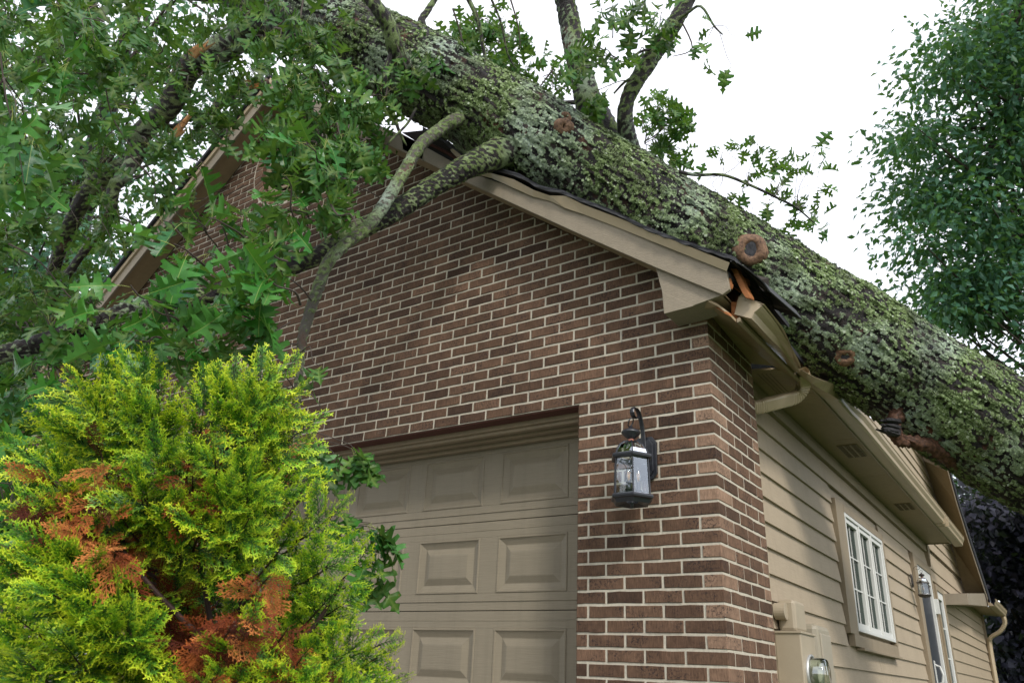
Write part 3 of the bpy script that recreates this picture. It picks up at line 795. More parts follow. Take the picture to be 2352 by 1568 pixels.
estrip(OL, .205, 14, 'wing_rake_board', TRIM2)
estrip([(x+12, y-3) for x, y in OL], .22, 9, 'wing_roof_edge', SHING, .5)
g = MB(); pw = [(1520,1003),(1640,1003),(1652,1085),(1532,1073)]
g.prism([un(*E1(*p), 0, .19) for p in pw], (-.28, 0, 0)); g.obj('wing_eave_return', TRIM2, house)
g = MB(); g.prism([un(*E1(*p), 0, X) for p, X in (((1534,1076), -.085), ((1652,1088), .2), ((1735,1150), .2), ((1612,1138), -.085))], (0, 0, .012)); g.obj('wing_soffit_panel', SOFFIT, house)
y0g = un(*E1(1648,1060), 0, .2); y1g = un(*E1(1745,1150), 0, .26)
zg = y0g[2]-.05
gw = gutter([((.205, y0g[1]+f*(13.25-y0g[1]), zg), X1, Z1) for f in (0, .5, 1)], 'gutter', house)
g = MB(); g.prism([(.205+a, 13.25, zg+b) for a, b in KP[:8]], (0, .004, 0)); g.obj('gutter_end_cap', GUTTER, gw)
wd = [np.array((.26, 13.1, zg)), np.array((.26, 13.12, zg-.12)), np.array((.16, 13.15, zg-.25)), np.array((.0, 13.2, zg-.35)), np.array((-.04, 13.25, zg-.5)), np.array((-.05, 13.25, zg-1.2)), np.array((-.05, 13.25, -2.6))]
pipe(wd, .08, .06, 'downspout', house, ribs=((.1, .3, 6), (.45, .6, 6)))
g = MB(); g.box((-.14, 13.26, -2.66), (-.06, 13.33, -.3)); g.obj('corner_board', TRIM, house)
g = MB(); g.box((-5, 7.4, -2.6), (-.25, 13.2, -.1)); g.obj('wing_core', TAN, house)

# ---- triple casement window
def frame_rect(g, y0, y1, z0, z1, w, x0, x1, mi=0):
    g.box((x0, y0, z0), (x1, y0+w, z1), mi); g.box((x0, y1-w, z0), (x1, y1, z1), mi)
    g.box((x0, y0+w, z1-w), (x1, y1-w, z1), mi); g.box((x0, y0+w, z0), (x1, y1-w, z0+w), mi)
CURT = simple('white_curtain', (.55,.57,.55), .9)
CURTG = simple('dark_green_room', (.05,.085,.065), .9)  # dark green curtain colour stands in for greenery reflected in the panes
def window(y0, y1, z0, z1, n, rows, colsn, name, casing=True):
    w = bpy.data.objects.new(name, None); COL.objects.link(w); w.parent = house
    if casing:
        g = MB(); c = .20
        g.box((-.11, y0-.26, z0-.03), (-.066, y0-.004, z1+.065)); g.obj('casing_board', TRIM, w, bevel=.002)
        g = MB(); g.box((-.11, y1+.004, z0-.03), (-.062, y1+.07, z1+.065)); g.obj('casing_board', TRIM, w, bevel=.002)
        g = MB(); g.box((-.11, y0-.003, z1+.004), (-.064, y1+.003, z1+.065)); g.obj('casing_board', TRIM, w, bevel=.002)
        g = MB(); g.box((-.11, y0-.17, z0-.115), (-.062, y1+.05, z0-.031)); g.box((-.11, y0-.0, z0-.135), (-.040, y1+.05, z0-.117)); g.obj('window_sill', TRIM, w, bevel=.002)
    g = MB(); frame_rect(g, y0, y1, z0, z1, .028, -.12, -.064)
    step = (y1-y0-.056)/n
    for i in range(1, n): g.box((-.12, y0+.028+step*i-.016, z0+.028), (-.067, y0+.028+step*i+.016, z1-.028))
    g.obj('window_frame', WHITE, w, bevel=.002)
    for i in range(n):
        a, b = y0+.030+step*i+(.014 if i else 0), y0+.026+step*(i+1)-(.014 if i < n-1 else 0)
        g = MB(); frame_rect(g, a, b, z0+.030, z1-.030, .036, -.125, -.076); 
        g.obj('sash', WHITE, w, bevel=.002)
        g = MB()
        for r in range(1, rows): z = z0+.08+(z1-z0-.16)*r/rows; g.box((-.100, a+.034, z-.0055), (-.092, b-.034, z+.0055))
        for c in range(1, colsn): y = a+.05+(b-a-.1)*c/colsn; g.box((-.0995, y-.005, z0+.064), (-.0925, y+.005, z1-.064))
        g.obj('muntin', WHITE, w)
        g = MB(); g.box((-.104, a+.034, z0+.064), (-.101, b-.034, z1-.064)); g.obj('pane', WGLASS, w)
        g = MB(); V = []; m = 24
        for k in range(m):
            y = a+.02+(b-a-.04)*k/(m-1); x = -.152+.006*math.sin(k*1.9+i); V += [(x, y, z0+.05), (x, y, z1-.05)]
        g.add(V, [(2*k, 2*k+2, 2*k+3, 2*k+1) for k in range(m-1)]); g.obj('curtain', CURTG, w)
    return w
window(3.02, 4.55-.07, -1.315, -.425, 3, 3, 2, 'casement_window')
# patio door with storm panel, and the narrow sidelight beyond
d = bpy.data.objects.new('side_door', None); COL.objects.link(d); d.parent = house
g = MB(); g.box((-.11, 6.165, -2.6), (-.055, 6.36, -.285)); g.obj('casing_board', TRIM, d, bevel=.002)
g = MB(); g.box((-.11, 7.40, -2.6), (-.060, 7.465, -.285)); g.obj('casing_board', TRIM, d, bevel=.002)
g = MB(); g.box((-.11, 6.362, -.375), (-.060, 7.398, -.285)); g.obj('casing_board', TRIM, d, bevel=.002)
g = MB(); g.box((-.11, 6.364, -2.58), (-.070, 6.42, -.378)); g.box((-.11, 7.33, -2.58), (-.070, 7.396, -.378)); g.box((-.11, 6.42, -.52), (-.071, 7.33, -.378)); g.box((-.11, 6.42, -2.58), (-.071, 7.33, -2.3))
g.obj('door_frame', WHITE, d, bevel=.002)
g = MB(); g.box((-.112, 6.42, -2.3), (-.10, 7.33, -.52)); g.obj('glazed_panel', simple('dark_door_glass', (.018,.02,.028), .45, 0, .35), d)
g = MB(); g.tube([(-.07, 6.60, -1.42), (-.02, 6.60, -1.44), (.0, 6.60, -1.52), (-.02, 6.60, -1.60), (-.07, 6.60, -1.62)], .011, 8); g.box((-.072, 6.575, -1.66), (-.064, 6.625, -1.38)); g.obj('door_handle', WHITE, d)
g = MB(); g.box((-.07, 7.37, -.83), (-.03, 7.45, -.66)); g.obj('closer_bracket', WHITE, d)
s_ = bpy.data.objects.new('sidelight_window', None); COL.objects.link(s_); s_.parent = house
g = MB(); frame_rect(g, 7.67, 8.35, -2.6, -.45, .07, -.11, -.062); g.obj('casing_board', TRIM, s_, bevel=.002)
g = MB(); frame_rect(g, 7.742, 8.278, -2.5, -.522, .09, -.11, -.075); g.obj('window_frame', WHITE, s_, bevel=.002)
g = MB(); g.box((-.11, 7.83, -2.4), (-.10, 8.19, -.61)); g.obj('pane', simple('dark_sidelight_glass', (.03,.04,.035), .4, 0, .35), s_)
g = MB(); 
for z in (-.95, -1.3, -1.65, -2.0): g.box((-.099, 7.83, z-.008), (-.092, 8.19, z+.008))
g.obj('muntin', WHITE, s_)
#@@PART3
# ================================================================== WALL LANTERNS
BULB = m_glass('bulb_glass', (.95,.95,.93), .02, .04)
FIL = simple('amber_filament', (.75,.33,.05), .4)
COPPER = simple('copper_collar', (.26,.085,.05), .4)
def lantern(name, label, base, out, mt, s=1.0, group='carriage lanterns on the house walls', plain=False):
    """base = point on the wall, out = unit vector away from the wall"""
    out = np.array(out, float); side = np.array([-out[1], out[0], 0.]); up = np.array([0, 0, 1.])
    t = thing(name, label, 'wall lamp', group)
    P = lambda o, sd, z: np.array(base)+(out*o+side*sd+up*z)*s
    g = MB()                                    # octagonal back plate with a raised step
    for (w, h, d0, d1) in ((.060, .105, .004, .016), (.045, .088, .014, .026)):
        q = [(-w, -h*.72), (-w*.62, -h), (w*.62, -h), (w, -h*.72), (w, h*.72), (w*.62, h), (-w*.62, h), (-w, h*.72)]
        g.prism([P(d0, a, b) for a, b in q], out*(d1-d0)*s)
    g.obj('back_plate', mt, t, bevel=.002)
    ax = .165                                   # lantern axis distance from the wall
    g = MB(); pts = []
    for k in range(19):
        a = k/18; 
        if a < .62:
            w = a/.62; pts.append(P(.025+(ax-.02)*(1-math.cos(w*math.pi/2))*.55+.0*w, 0, .02+.205*math.sin(w*math.pi/2)**.9))
        else:
            w = (a-.62)/.38*math.pi*1.35; r = .026
            pts.append(P(.118+r*math.sin(w)*1.25+.0, 0, .20+r*math.cos(w)-.0))
    g.tube(pts, .0115*s, 8, flat=.3, up=out); g.obj('hook_arm', mt, t)
    rz = .140
    g = MB(); ring = [P(ax+.020*math.cos(w), .0+.020*math.sin(w)*.5, rz+.020*math.sin(w)) for w in np.linspace(0, 2*math.pi, 20)]
    g.tube(ring, .003*s, 6, cap=False); g.obj('ring', mt, t)
    c = P(ax, 0, 0)
    L = lambda prof: [(r*s, z*s) for r, z in prof]
    g = MB(); g.lathe(c, L([(0, .122), (.008, .120), (.010, .112), (.022, .106), (.040, .098), (.045, .090), (.045, .086), (.040, .078), (.024, .064), (.012, .056), (.0, .056)]), 28)
    g.obj('cap_finial', mt, t, smooth=True)
    g = MB(); g.lathe(c, L([(0, .058), (.013, .057), (.013, .046), (0, .046)]), 16); g.obj('collar', COPPER, t)
    st = math.atan2(out[1], out[0])-math.radians(-90)          # hexagon corners every 60 deg from the wall axis + 30
    hexp = lambda r, z, k: c+np.array([r*math.cos(st+k*math.pi/3), r*math.sin(st+k*math.pi/3), z])*s
    dome = [(.016, .046), (.040, .040), (.062, .024), (.078, 0.0), (.085, -.022)]
    for k in range(6):                          # glazed dome, leaded ribs
        g = MB(); V = []
        for r, z in dome: V += [hexp(r-.002, z, k), hexp(r-.002, z, k+1)]
        g.add(V, [(2*i, 2*i+1, 2*i+3, 2*i+2) for i in range(len(dome)-1)]); g.obj('dome_pane', GLASS, t)
        g = MB(); g.tube([hexp(r, z, k) for r, z in dome], .0032*s, 6); g.obj('dome_rib', mt, t)
    def band(z, r, h, nm):
        g = MB(); prof = [(r-.014, z+h), (r, z+h*.95), (r+.010, z+h*.6), (r+.012, z), (r+.010, z-h*.6), (r, z-h*.95), (r-.014, z-h)]
        for k in range(6):
            V = []
            for rr, zz in prof: V += [hexp(rr, zz, k), hexp(rr, zz, k+1)]
            g.add(V, [(2*i, 2*i+1, 2*i+3, 2*i+2) for i in range(len(prof)-1)]+[(0, 1, 2*len(prof)-1, 2*len(prof)-2)])
        g.obj(nm, mt, t)
    band(-.034, .092, .0125, 'top_band'); band(-.222, .095, .0125, 'bottom_band')
    for k in range(6):
        g = MB(); g.tube([hexp(.084, -.04, k), hexp(.090, -.215, k)], .0040*s, 6); g.obj('corner_bar', mt, t)
        g = MB(); g.add([hexp(.082, -.046, k), hexp(.082, -.046, k+1), hexp(.088, -.210, k+1), hexp(.088, -.210, k)], [(0,1,2,3)]); g.obj('glass_pane', GLASS, t)
    g = MB(); V = []
    for r, z in ((.094, -.234), (.085, -.252), (.030, -.240)):
        V += [hexp(r, z, k) for k in range(6)]
    g.add(V, [(r*6+k, r*6+(k+1) % 6, r*6+6+(k+1) % 6, r*6+6+k) for r in range(2) for k in range(6)]); g.obj('bottom_rim', mt, t)
    g = MB(); g.lathe(c, L([(0, -.236), (.012, -.238), (.012, -.246), (.007, -.252), (.009, -.258), (.006, -.266), (0, -.268)]), 14); g.obj('bottom_knob', mt, t, smooth=True)
    g = MB(); g.tube([c+up*(-.238)*s, c+up*(-.195)*s], .005*s, 8)
    for k in range(3 if not plain else 1):
        w = st+math.pi/6+k*2*math.pi/3; b = c+np.array([math.cos(w), math.sin(w), 0])*(.030 if not plain else 0)*s
        g.tube([c+up*-.20*s, b+up*-.205*s, b+up*-.195*s], .004*s, 6)
        g.lathe(b, L([(0, -.205), (.012, -.203), (.016, -.192), (.018, -.186), (.011, -.184), (.010, -.178), (.010, -.150), (0, -.150)]), 14)
    g.obj('candle_holder', mt, t)
    for k in range(3 if not plain else 1):
        w = st+math.pi/6+k*2*math.pi/3; b = c+np.array([math.cos(w), math.sin(w), 0])*(.030 if not plain else 0)*s
        g = MB(); g.lathe(b, L([(.008, -.150), (.013, -.138), (.0155, -.122), (.013, -.103), (.007, -.086), (.002, -.072), (0, -.068)]), 14); bo = g.obj('bulb', BULB, t, smooth=True)
        g = MB()
        for q in range(4):
            a = q*math.pi/2+.4; g.tube([b+np.array([.003*math.cos(a), .003*math.sin(a), -.142])*s, b+np.array([.006*math.cos(a), .006*math.sin(a), -.105])*s], .0011*s, 4)
        g.obj('filament', FIL, bo)
    return t
lb = un(1484, 1012, 1, 0)
lantern('wall_lantern', 'black glass lantern with three candle bulbs hanging from a hook arm on the brick pillar', (lb[0], -.002, lb[2]-.098), (0, -1, 0), BLACK, 1.06)
lw = un(*E1(1172, 925), 0, -.075)
lantern('wall_lantern', 'small dark lantern on the tan siding between the casement window and the side door', (-.078, lw[1], lw[2]), (1, 0, 0), simple('bronze_lantern_metal', (.03,.024,.020), .4, 0, .5, .2, 30, .1), .66, plain=True)

# ================================================================== ELECTRIC METER
em = thing('electric_meter', 'tan electric meter box with round glass dial on the siding beside the brick corner', 'electric meter')
METERF = simple('meter_face', (.42,.43,.36), .5)
g = MB(); g.box((-.085, .98, -2.2), (.055, 1.26, -1.455)); g.obj('meter_box', METERP, em, bevel=.006)
g = MB(); g.box((-.082, .972, -1.462), (.063, 1.268, -1.450)); g.obj('box_lid_lip', METERP, em, bevel=.002)
g = MB(); g.box((-.08, 1.05, -1.448), (.02, 1.26, -1.28)); g.obj('conduit_hub', METERP, em, bevel=.018)
g = MB(); g.lathe((-.08, 1.02, -1.345), [(0, .06), (.045, .06), (.045, 0)], 20, axis=(1,0,0)); g.obj('conduit_knob', METERP, em)
mc = (.055, 1.12, -1.66)
g = MB(); g.lathe(mc, [(.098, 0), (.10, .012), (.088, .014), (.086, .0)], 32, axis=(1,0,0)); g.obj('meter_ring', simple('grey_steel', (.42,.42,.40), .4, .6), em, smooth=True)
g = MB(); g.lathe(mc, [(.082, .012), (.080, .075), (.074, .086), (0, .090)], 32, axis=(1,0,0)); g.obj('meter_dome', METERG, em, smooth=True)
g = MB(); g.lathe(mc, [(.072, 0), (.072, .05), (0, .052)], 28, axis=(1,0,0)); g.box((mc[0]+.053, 1.07, -1.63), (mc[0]+.056, 1.17, -1.605)); g.obj('meter_face', METERF, em)
GB = thing('utility_box', 'grey rounded utility box mounted on the siding behind the electric meter', 'utility box')
g = MB(); g.box((-.085, 1.42, -1.80), (.035, 1.72, -1.38)); g.obj('box_shell', simple('grey_plastic', (.255,.225,.165), .5), GB, bevel=.03)
g = MB(); g.box((.03, 1.46, -1.76), (.045, 1.68, -1.43)); g.obj('box_cover', simple('grey_plastic_cover', (.28,.245,.185), .45), GB, bevel=.012)
g = MB(); g.box((-.085, 1.73, -1.95), (.01, 1.86, -1.62)); g.obj('side_box', METERP, GB, bevel=.008)

# ================================================================== LIMBS AND TRUNKS
def spline(P, per=8):
    P = [np.array(p, float) for p in P]; Q = []
    for i in range(len(P)-1):
        p0, p1, p2, p3 = P[max(i-1, 0)], P[i], P[i+1], P[min(i+2, len(P)-1)]
        for k in range(per):
            t = k/per; Q.append(.5*((2*p1)+(-p0+p2)*t+(2*p0-5*p1+4*p2-p3)*t*t+(-p0+3*p1-3*p2+p3)*t**3))
    Q.append(P[-1]); return Q
def limb_mesh(name, pts, radii, mt, n=14, rough=.10, step=.03, lichen=.0, crust=0.0, seed=0, cap=True, spiral=0):
    """pts 3D; returns mesh + the sampled surface (for lichen and knots)"""
    PR = [np.append(p, r) for p, r in zip(pts, radii)]
    Q = spline(PR, 10)
    d = [0]
    for a, b in zip(Q[:-1], Q[1:]): d.append(d[-1]+np.linalg.norm(b[:3]-a[:3]))
    m = max(4, int(d[-1]/step)); Q = np.array(Q); d = np.array(d); s = np.linspace(0, d[-1], m)
    C = np.stack([np.interp(s, d, Q[:, k]) for k in range(4)], 1)
    T = np.gradient(C[:, :3], axis=0); T /= np.linalg.norm(T, axis=1)[:, None]
    fr = np.array([0, 0, 1.]) if abs(T[0][2]) < .9 else np.array([1., 0, 0]); A = []; Bn = []
    for i in range(m):
        b = np.cross(T[i], fr); b /= np.linalg.norm(b); a = np.cross(b, T[i]); fr = a; A.append(a); Bn.append(b)
    A, Bn = np.array(A), np.array(Bn)
    th = np.linspace(0, 2*math.pi, n, endpoint=False)
    D = A[:, None, :]*np.cos(th)[None, :, None]+Bn[:, None, :]*np.sin(th)[None, :, None]
    R = np.repeat(C[:, 3:4], n, 1)
    W = C[:, None, :3]+D*R[..., None]
    nz = np.zeros((m, n)); cr = np.zeros((m, n))
    Wf = W.reshape(-1, 3); Rf = R.ravel(); out = np.empty(len(Wf)); tt = np.empty(len(Wf))
    axs = np.repeat(s, n); ths = np.tile(th, m)
    ox = seed*7.3
    for i in range(len(Wf)):
        x, y, z = Wf[i]; r = Rf[i]
        v1 = mnoise.noise((x*1.7+ox, y*1.7, z*1.7))*.9
        k = 1.0
        v2 = mnoise.noise((x*6+ox, y*6, z*6))
        ct, st_ = math.cos(ths[i]), math.sin(ths[i])
        v3 = 1-abs(mnoise.noise((axs[i]*3.6+ox, ct*8.5*(r/.3)**.5, st_*8.5*(r/.3)**.5)))*3.2       # long furrows
        kf = 1.0 if r > .12 else 4.0; q1 = mnoise.noise((axs[i]*9*kf+ox, ct*19*kf*r**.5, st_*19*kf*r**.5)); q2 = mnoise.noise((x*40, y*40+ox, z*40)) if r > .12 else mnoise.noise((x*55, y*55+ox, z*55)); tt[i] = max(0, min(1, .5+(.38 if r > .12 else .6)*mnoise.noise((x*2.3+5, y*2.3+ox, z*2.3))+.9*q1+1.25*q2))
        out[i] = r*(rough*(.55*v1+.28*v2)+rough*(.30 if r > .12 else .16)*v3)
        if crust: out[i] += crust*((tt[i]-.5)*2.2+mnoise.noise((x*38, y*38, z*38))*.8+mnoise.noise((x*85, y*85, z*85))*.6)
    W = W+D*out.reshape(m, n)[..., None]
    idx = np.arange(m*n).reshape(m, n)
    F = np.stack([idx[:-1], np.roll(idx, -1, 1)[:-1], np.roll(idx, -1, 1)[1:], idx[1:]], -1).reshape(-1, 4)
    V = W.reshape(-1, 3)
    if cap:
        V = np.vstack([V, C[0, :3], C[-1, :3]]); e0, e1 = m*n, m*n+1
        F = np.vstack([F, [[(k+1) % n, k, e0, e0] for k in range(n)][:0]]) if False else F
    ax = np.append(axs, [0, s[-1]]); tv = np.append(ths/(2*math.pi), [0, 0]); tn = np.append(tt, [.5, .5])
    # close the ends with fans written as degenerate-free triangles in a second mesh pass
    me = bpy.data.meshes.new(name)
    faces = [tuple(f) for f in F.tolist()]
    if cap: faces += [((k+1) % n, k, e0) for k in range(n)]+[((m-1)*n+k, (m-1)*n+(k+1) % n, e1) for k in range(n)]
    me.from_pydata(V.tolist(), [], faces); me.materials.append(mt)
    me.polygons.foreach_set('use_smooth', [True]*len(faces))
    thc = np.where(tv < .5, tv, 1-tv)
    for nm, arr in (('ax', ax), ('th', thc), ('tint', tn)):
        a = me.attributes.new(nm, 'FLOAT', 'POINT'); a.data.foreach_set('value', np.asarray(arr, np.float32))
    me.update()
    return me, W, D, tt.reshape(m, n), C

oak = thing('fallen_oak_tree', 'huge lichen-covered fallen oak lying across the roof with its leafy crown hanging at the left', 'tree')
PA, PB = at(1100, 246, 5.30), at(2352, 1028, 4.90)
dAB = (PB-PA); Lab = np.linalg.norm(dAB); dAB /= Lab
tr_pts = [PA+dAB*(Lab+3.2)+np.array([0, 0, -.2]), PA+dAB*(Lab+1.6), PB, PA+dAB*Lab*.5, PA, at(990, 184, 5.38), at(885, 124, 5.5), at(770, 60, 5.65), at(650, -25, 5.9), at(520, -130, 6.2), at(380, -260, 6.6)]
tr_r = [.46, .38, .352, .330, .300, .294, .272, .245, .205, .17, .13]
tme, TW, TD, TT, TC = limb_mesh('trunk', tr_pts, tr_r, BARK, n=200, rough=.12, step=.0145, crust=.0050, seed=1)
link('trunk', tme, oak)
# crusty lichen rosettes standing off the bark
def lichen(W, D, TTf, count, name, seed):
    r = np.random.default_rng(seed); m, n = W.shape[:2]
    i = r.integers(0, m-1, count*3); j = r.integers(0, n, count*3)
    p = W[i, j]; nn = D[i, j]; tc = TTf[i, j]
    view = CAM-p; dv = (view*nn).sum(1)/np.linalg.norm(view, axis=1)
    q = p-CAM; z = q@VF; u = 1176+FPX*(q@VR)/z; v = 784-FPX*(q@VU)/z
    ok = (dv > -.25) & (z > 0) & (u > -200) & (u < 2650) & (v > -200) & (v < 1700) & (r.random(len(p)) < np.clip((tc-.26)*3, .08, 1))
    ok &= ~((np.hypot(u-1723, v-572) < 25) | (np.hypot(u-1943, v-818) < 17))
    p, nn, tc = p[ok][:count], nn[ok][:count], tc[ok][:count]; k = len(p)
    s = r.uniform(.0024, .0078, k)*(1+.5*tc); rv = r.normal(size=(k, 3))
    nn = nn+rv*.22; nn /= np.linalg.norm(nn, axis=1)[:, None]
    a = np.cross(nn, r.normal(size=(k, 3))); a /= np.linalg.norm(a, axis=1)[:, None]; b = np.cross(nn, a)
    V = [p+nn*(s*r.uniform(.1, .5, k))[:, None]]
    for q_ in range(5):
        w = q_*2*math.pi/5; rad = s*r.uniform(.6, 1.2, k); h = s*r.uniform(-.12, .42, k)
        V.append(p+a*(rad*math.cos(w))[:, None]+b*(rad*math.sin(w))[:, None]+nn*h[:, None])
    V = np.stack(V, 1).reshape(-1, 3)
    base = (np.arange(k)*6)[:, None]
    F = np.concatenate([np.stack([base[:, 0], base[:, 0]+1+q_, base[:, 0]+1+(q_+1) % 5], 1) for q_ in range(5)])
    t_ = np.repeat(np.clip(r.normal(.5, .25, k), 0, 1), 6)
    return fast_mesh(name, V, F, LICH, t_)
def m_lichen():
    m, t = mat('lichen_rosettes'); v = wpos(t)
    c = ramp(t, attr(t, 'tint'), [(0, (.016,.022,.010)), (.3, (.065,.100,.032)), (.6, (.155,.215,.085)), (.85, (.25,.31,.17)), (1, (.37,.42,.31))])
    c = mix(t, ramp(t, noise(t, v, 2.1, 2), [(.48, 0), (.68, 1)]), c, mix(t, .5, c, (.42,.50,.42)))
    c = mix(t, ramp(t, noise(t, v, 5, 4), [(.38, .6), (.5, 0)]), c, (.020,.018,.016))
    finish(t, c, .95, None, spec=.15); return m
LICH = m_lichen()
lo_ = link('lichen_crust', lichen(TW, TD, TT, 150000, 'lichen_crust', 5), oak, kind='stuff')

def limb(pts, radii, mt=BARK2, n=18, rough=.16, step=.02, crust=.002, seed=0, name='limb', parent=None, **kw):
    P = [at(*p) if len(p) == 3 else np.array(p[1:]) for p in pts]
    R = [r*p[2]/FPX for r, p in zip(radii, pts)]
    me, W, D, T_, C = limb_mesh(name, P, R, mt, n=n, rough=rough, step=step, crust=crust, seed=seed)
    return link(name, me, parent or oak, **kw), W, D, T_, C
# fork limbs at the top left
limb([(960,150,5.30),(890,108,5.35),(800,78,5.45),(700,42,5.6),(600,14,5.8),(500,-12,6.0),(393,-20,6.2),(250,-60,6.4)], [62,50,38,30,25,20,15,10], n=32, seed=2)
limb([(800,120,5.75),(700,80,5.8),(610,56,5.9),(512,109,6.0),(437,154,6.1),(393,239,6.2),(325,308,6.3),(300,369,6.4),(212,427,6.5),(164,513,6.6),(130,596,6.7),(95,720,6.8),(60,820,6.9)], [62,46,36,31,28,25,23,21,19,17,14,11,8], n=20, seed=3)
limb([(330,-60,6.6),(230,-30,6.6),(191,5,6.6),(147,40,6.6),(99,120,6.6),(60,190,6.7)], [30,26,23,20,15,9], n=16, seed=4)
limb([(320,320,6.3),(290,395,6.2),(262,430,6.1),(250,500,6.1),(205,560,6.1),(150,640,6.1),(80,760,6.1)], [14,15,14,12,10,8,5], n=12, seed=5)
limb([(616,188,6.9),(560,205,6.8),(520,224,6.7),(480,262,6.6),(440,268,6.5),(400,290,6.4),(340,282,6.3)], [9,13,12,10,8,6,4], n=12, seed=21, name='broken_branch')
# the two limbs crossing the brick gable
limb([(1190,330,5.1),(1120,362,5.0),(1070,385,4.9),(1000,425,4.8),(920,478,4.65),(870,506,4.55),(803,541,4.45),(740,580,4.35),(683,606,4.25),(560,650,4.15),(430,690,4.05),(328,700,4.0),(239,735,3.95),(120,778,3.9),(0,815,3.85),(-120,850,3.8)],
     [40,32,27,24,23,22,21,20,20,20,20,20,20,20,20,20], mt=BARK4, n=30, step=.012, crust=.004, seed=6)
b2, *_ = limb([(1085,262,5.15),(1035,282,5.0),(1008,300,4.92),(965,335,4.75),(925,400,4.55),(885,465,4.35),(850,515,4.2),(800,555,4.05),(755,600,3.95),(735,650,3.9),(712,715,3.85),(694,780,3.8),(688,850,3.75),(683,925,3.7)],
     [18,15,14,14,14,14,14,14,13.5,13,12.5,12,10,8.5], mt=PALEB, n=18, step=.010, crust=.0025, seed=7, name='branch')
limb([(683,925,3.7),(684,970,3.65),(680,1030,3.6),(682,1075,3.55),(693,1120,3.5),(705,1170,3.5),(720,1215,3.45),(735,1243,3.45)], [7,6.5,6,5.5,5,4.5,4,2.5], mt=PALEB, n=10, seed=8, name='branch')
# upright limbs
limb([(1392,350,5.5),(1374,290,5.45),(1352,232,5.45),(1335,170,5.45),(1322,120,5.45),(1308,50,5.5),(1294,-20,5.5),(1280,-110,5.5)], [40,40,31,26,25,24,22,20], mt=BARK4, n=24, step=.014, crust=.004, seed=9)
limb([(1475,440,5.35),(1460,392,5.3),(1447,340,5.25),(1436,280,5.2),(1440,232,5.2),(1468,178,5.2),(1505,120,5.2),(1545,60,5.2),(1585,-10,5.2),(1620,-80,5.2)], [32,32,23,19,17,18,19,18,16,14], mt=BARK4, n=22, step=.014, crust=.003, seed=10)
limb([(925,150,5.1),(908,112,5.0),(893,60,4.95),(868,20,4.9),(835,-20,4.9),(800,-60,4.9)], [24,19,18,16,15,13], n=18, crust=.003, seed=11, name='branch')
limb([(985,95,5.6),(968,52,5.65),(982,25,5.7),(1004,-10,5.75)], [12,9,7,6], n=10, seed=12, name='branch')
def bcurve(pts, radii, nm='branch', seed=0, mt=BARK2): return limb(pts, radii, mt, n=8, rough=.12, step=.03, crust=0, seed=seed, name=nm)
bcurve([(905,115,5.0),(888,150,4.95),(885,185,4.9),(893,225,4.9),(905,265,4.85),(918,305,4.8),(934,335,4.8)], [7,6,5.5,5,4.5,3.5,2], seed=13)
bcurve([(1560,395,5.0),(1600,402,4.95),(1660,402,4.9),(1720,424,4.9),(1780,452,4.9),(1830,478,4.9),(1870,512,4.9)], [5,4,3.6,3.2,2.8,2.2,1.4], seed=14)
bcurve([(1480,170,5.2),(1440,185,5.2),(1410,215,5.2)], [4,3,2], seed=15)
bcurve([(1510,110,5.2),(1470,120,5.1),(1430,150,5.0)], [4,3,2], seed=16)
bcurve([(1540,60,5.2),(1580,30,5.1),(1610,15,5.0),(1640,60,5.0),(1660,80,5.0)], [4.5,3.5,3,2.4,1.5], seed=17)
bcurve([(1060,-30,5.8),(1095,40,5.8),(1112,120,5.8),(1130,200,5.8),(1140,255,5.8)], [6,5,4,3,2], seed=18)
bcurve([(1120,-20,5.7),(1150,50,5.7),(1165,120,5.7),(1185,160,5.7)], [3,2.6,2.2,1.2], seed=19)
bcurve([(1330,235,5.8),(1260,235,5.9),(1190,215,6.0),(1120,190,6.0)], [6,5,4,2.5], seed=20)
bcurve([(955,250,4.9),(935,285,4.8),(900,320,4.7),(880,342,4.7),(842,350,4.7)], [3,3,2.5,2,1.4], seed=22)
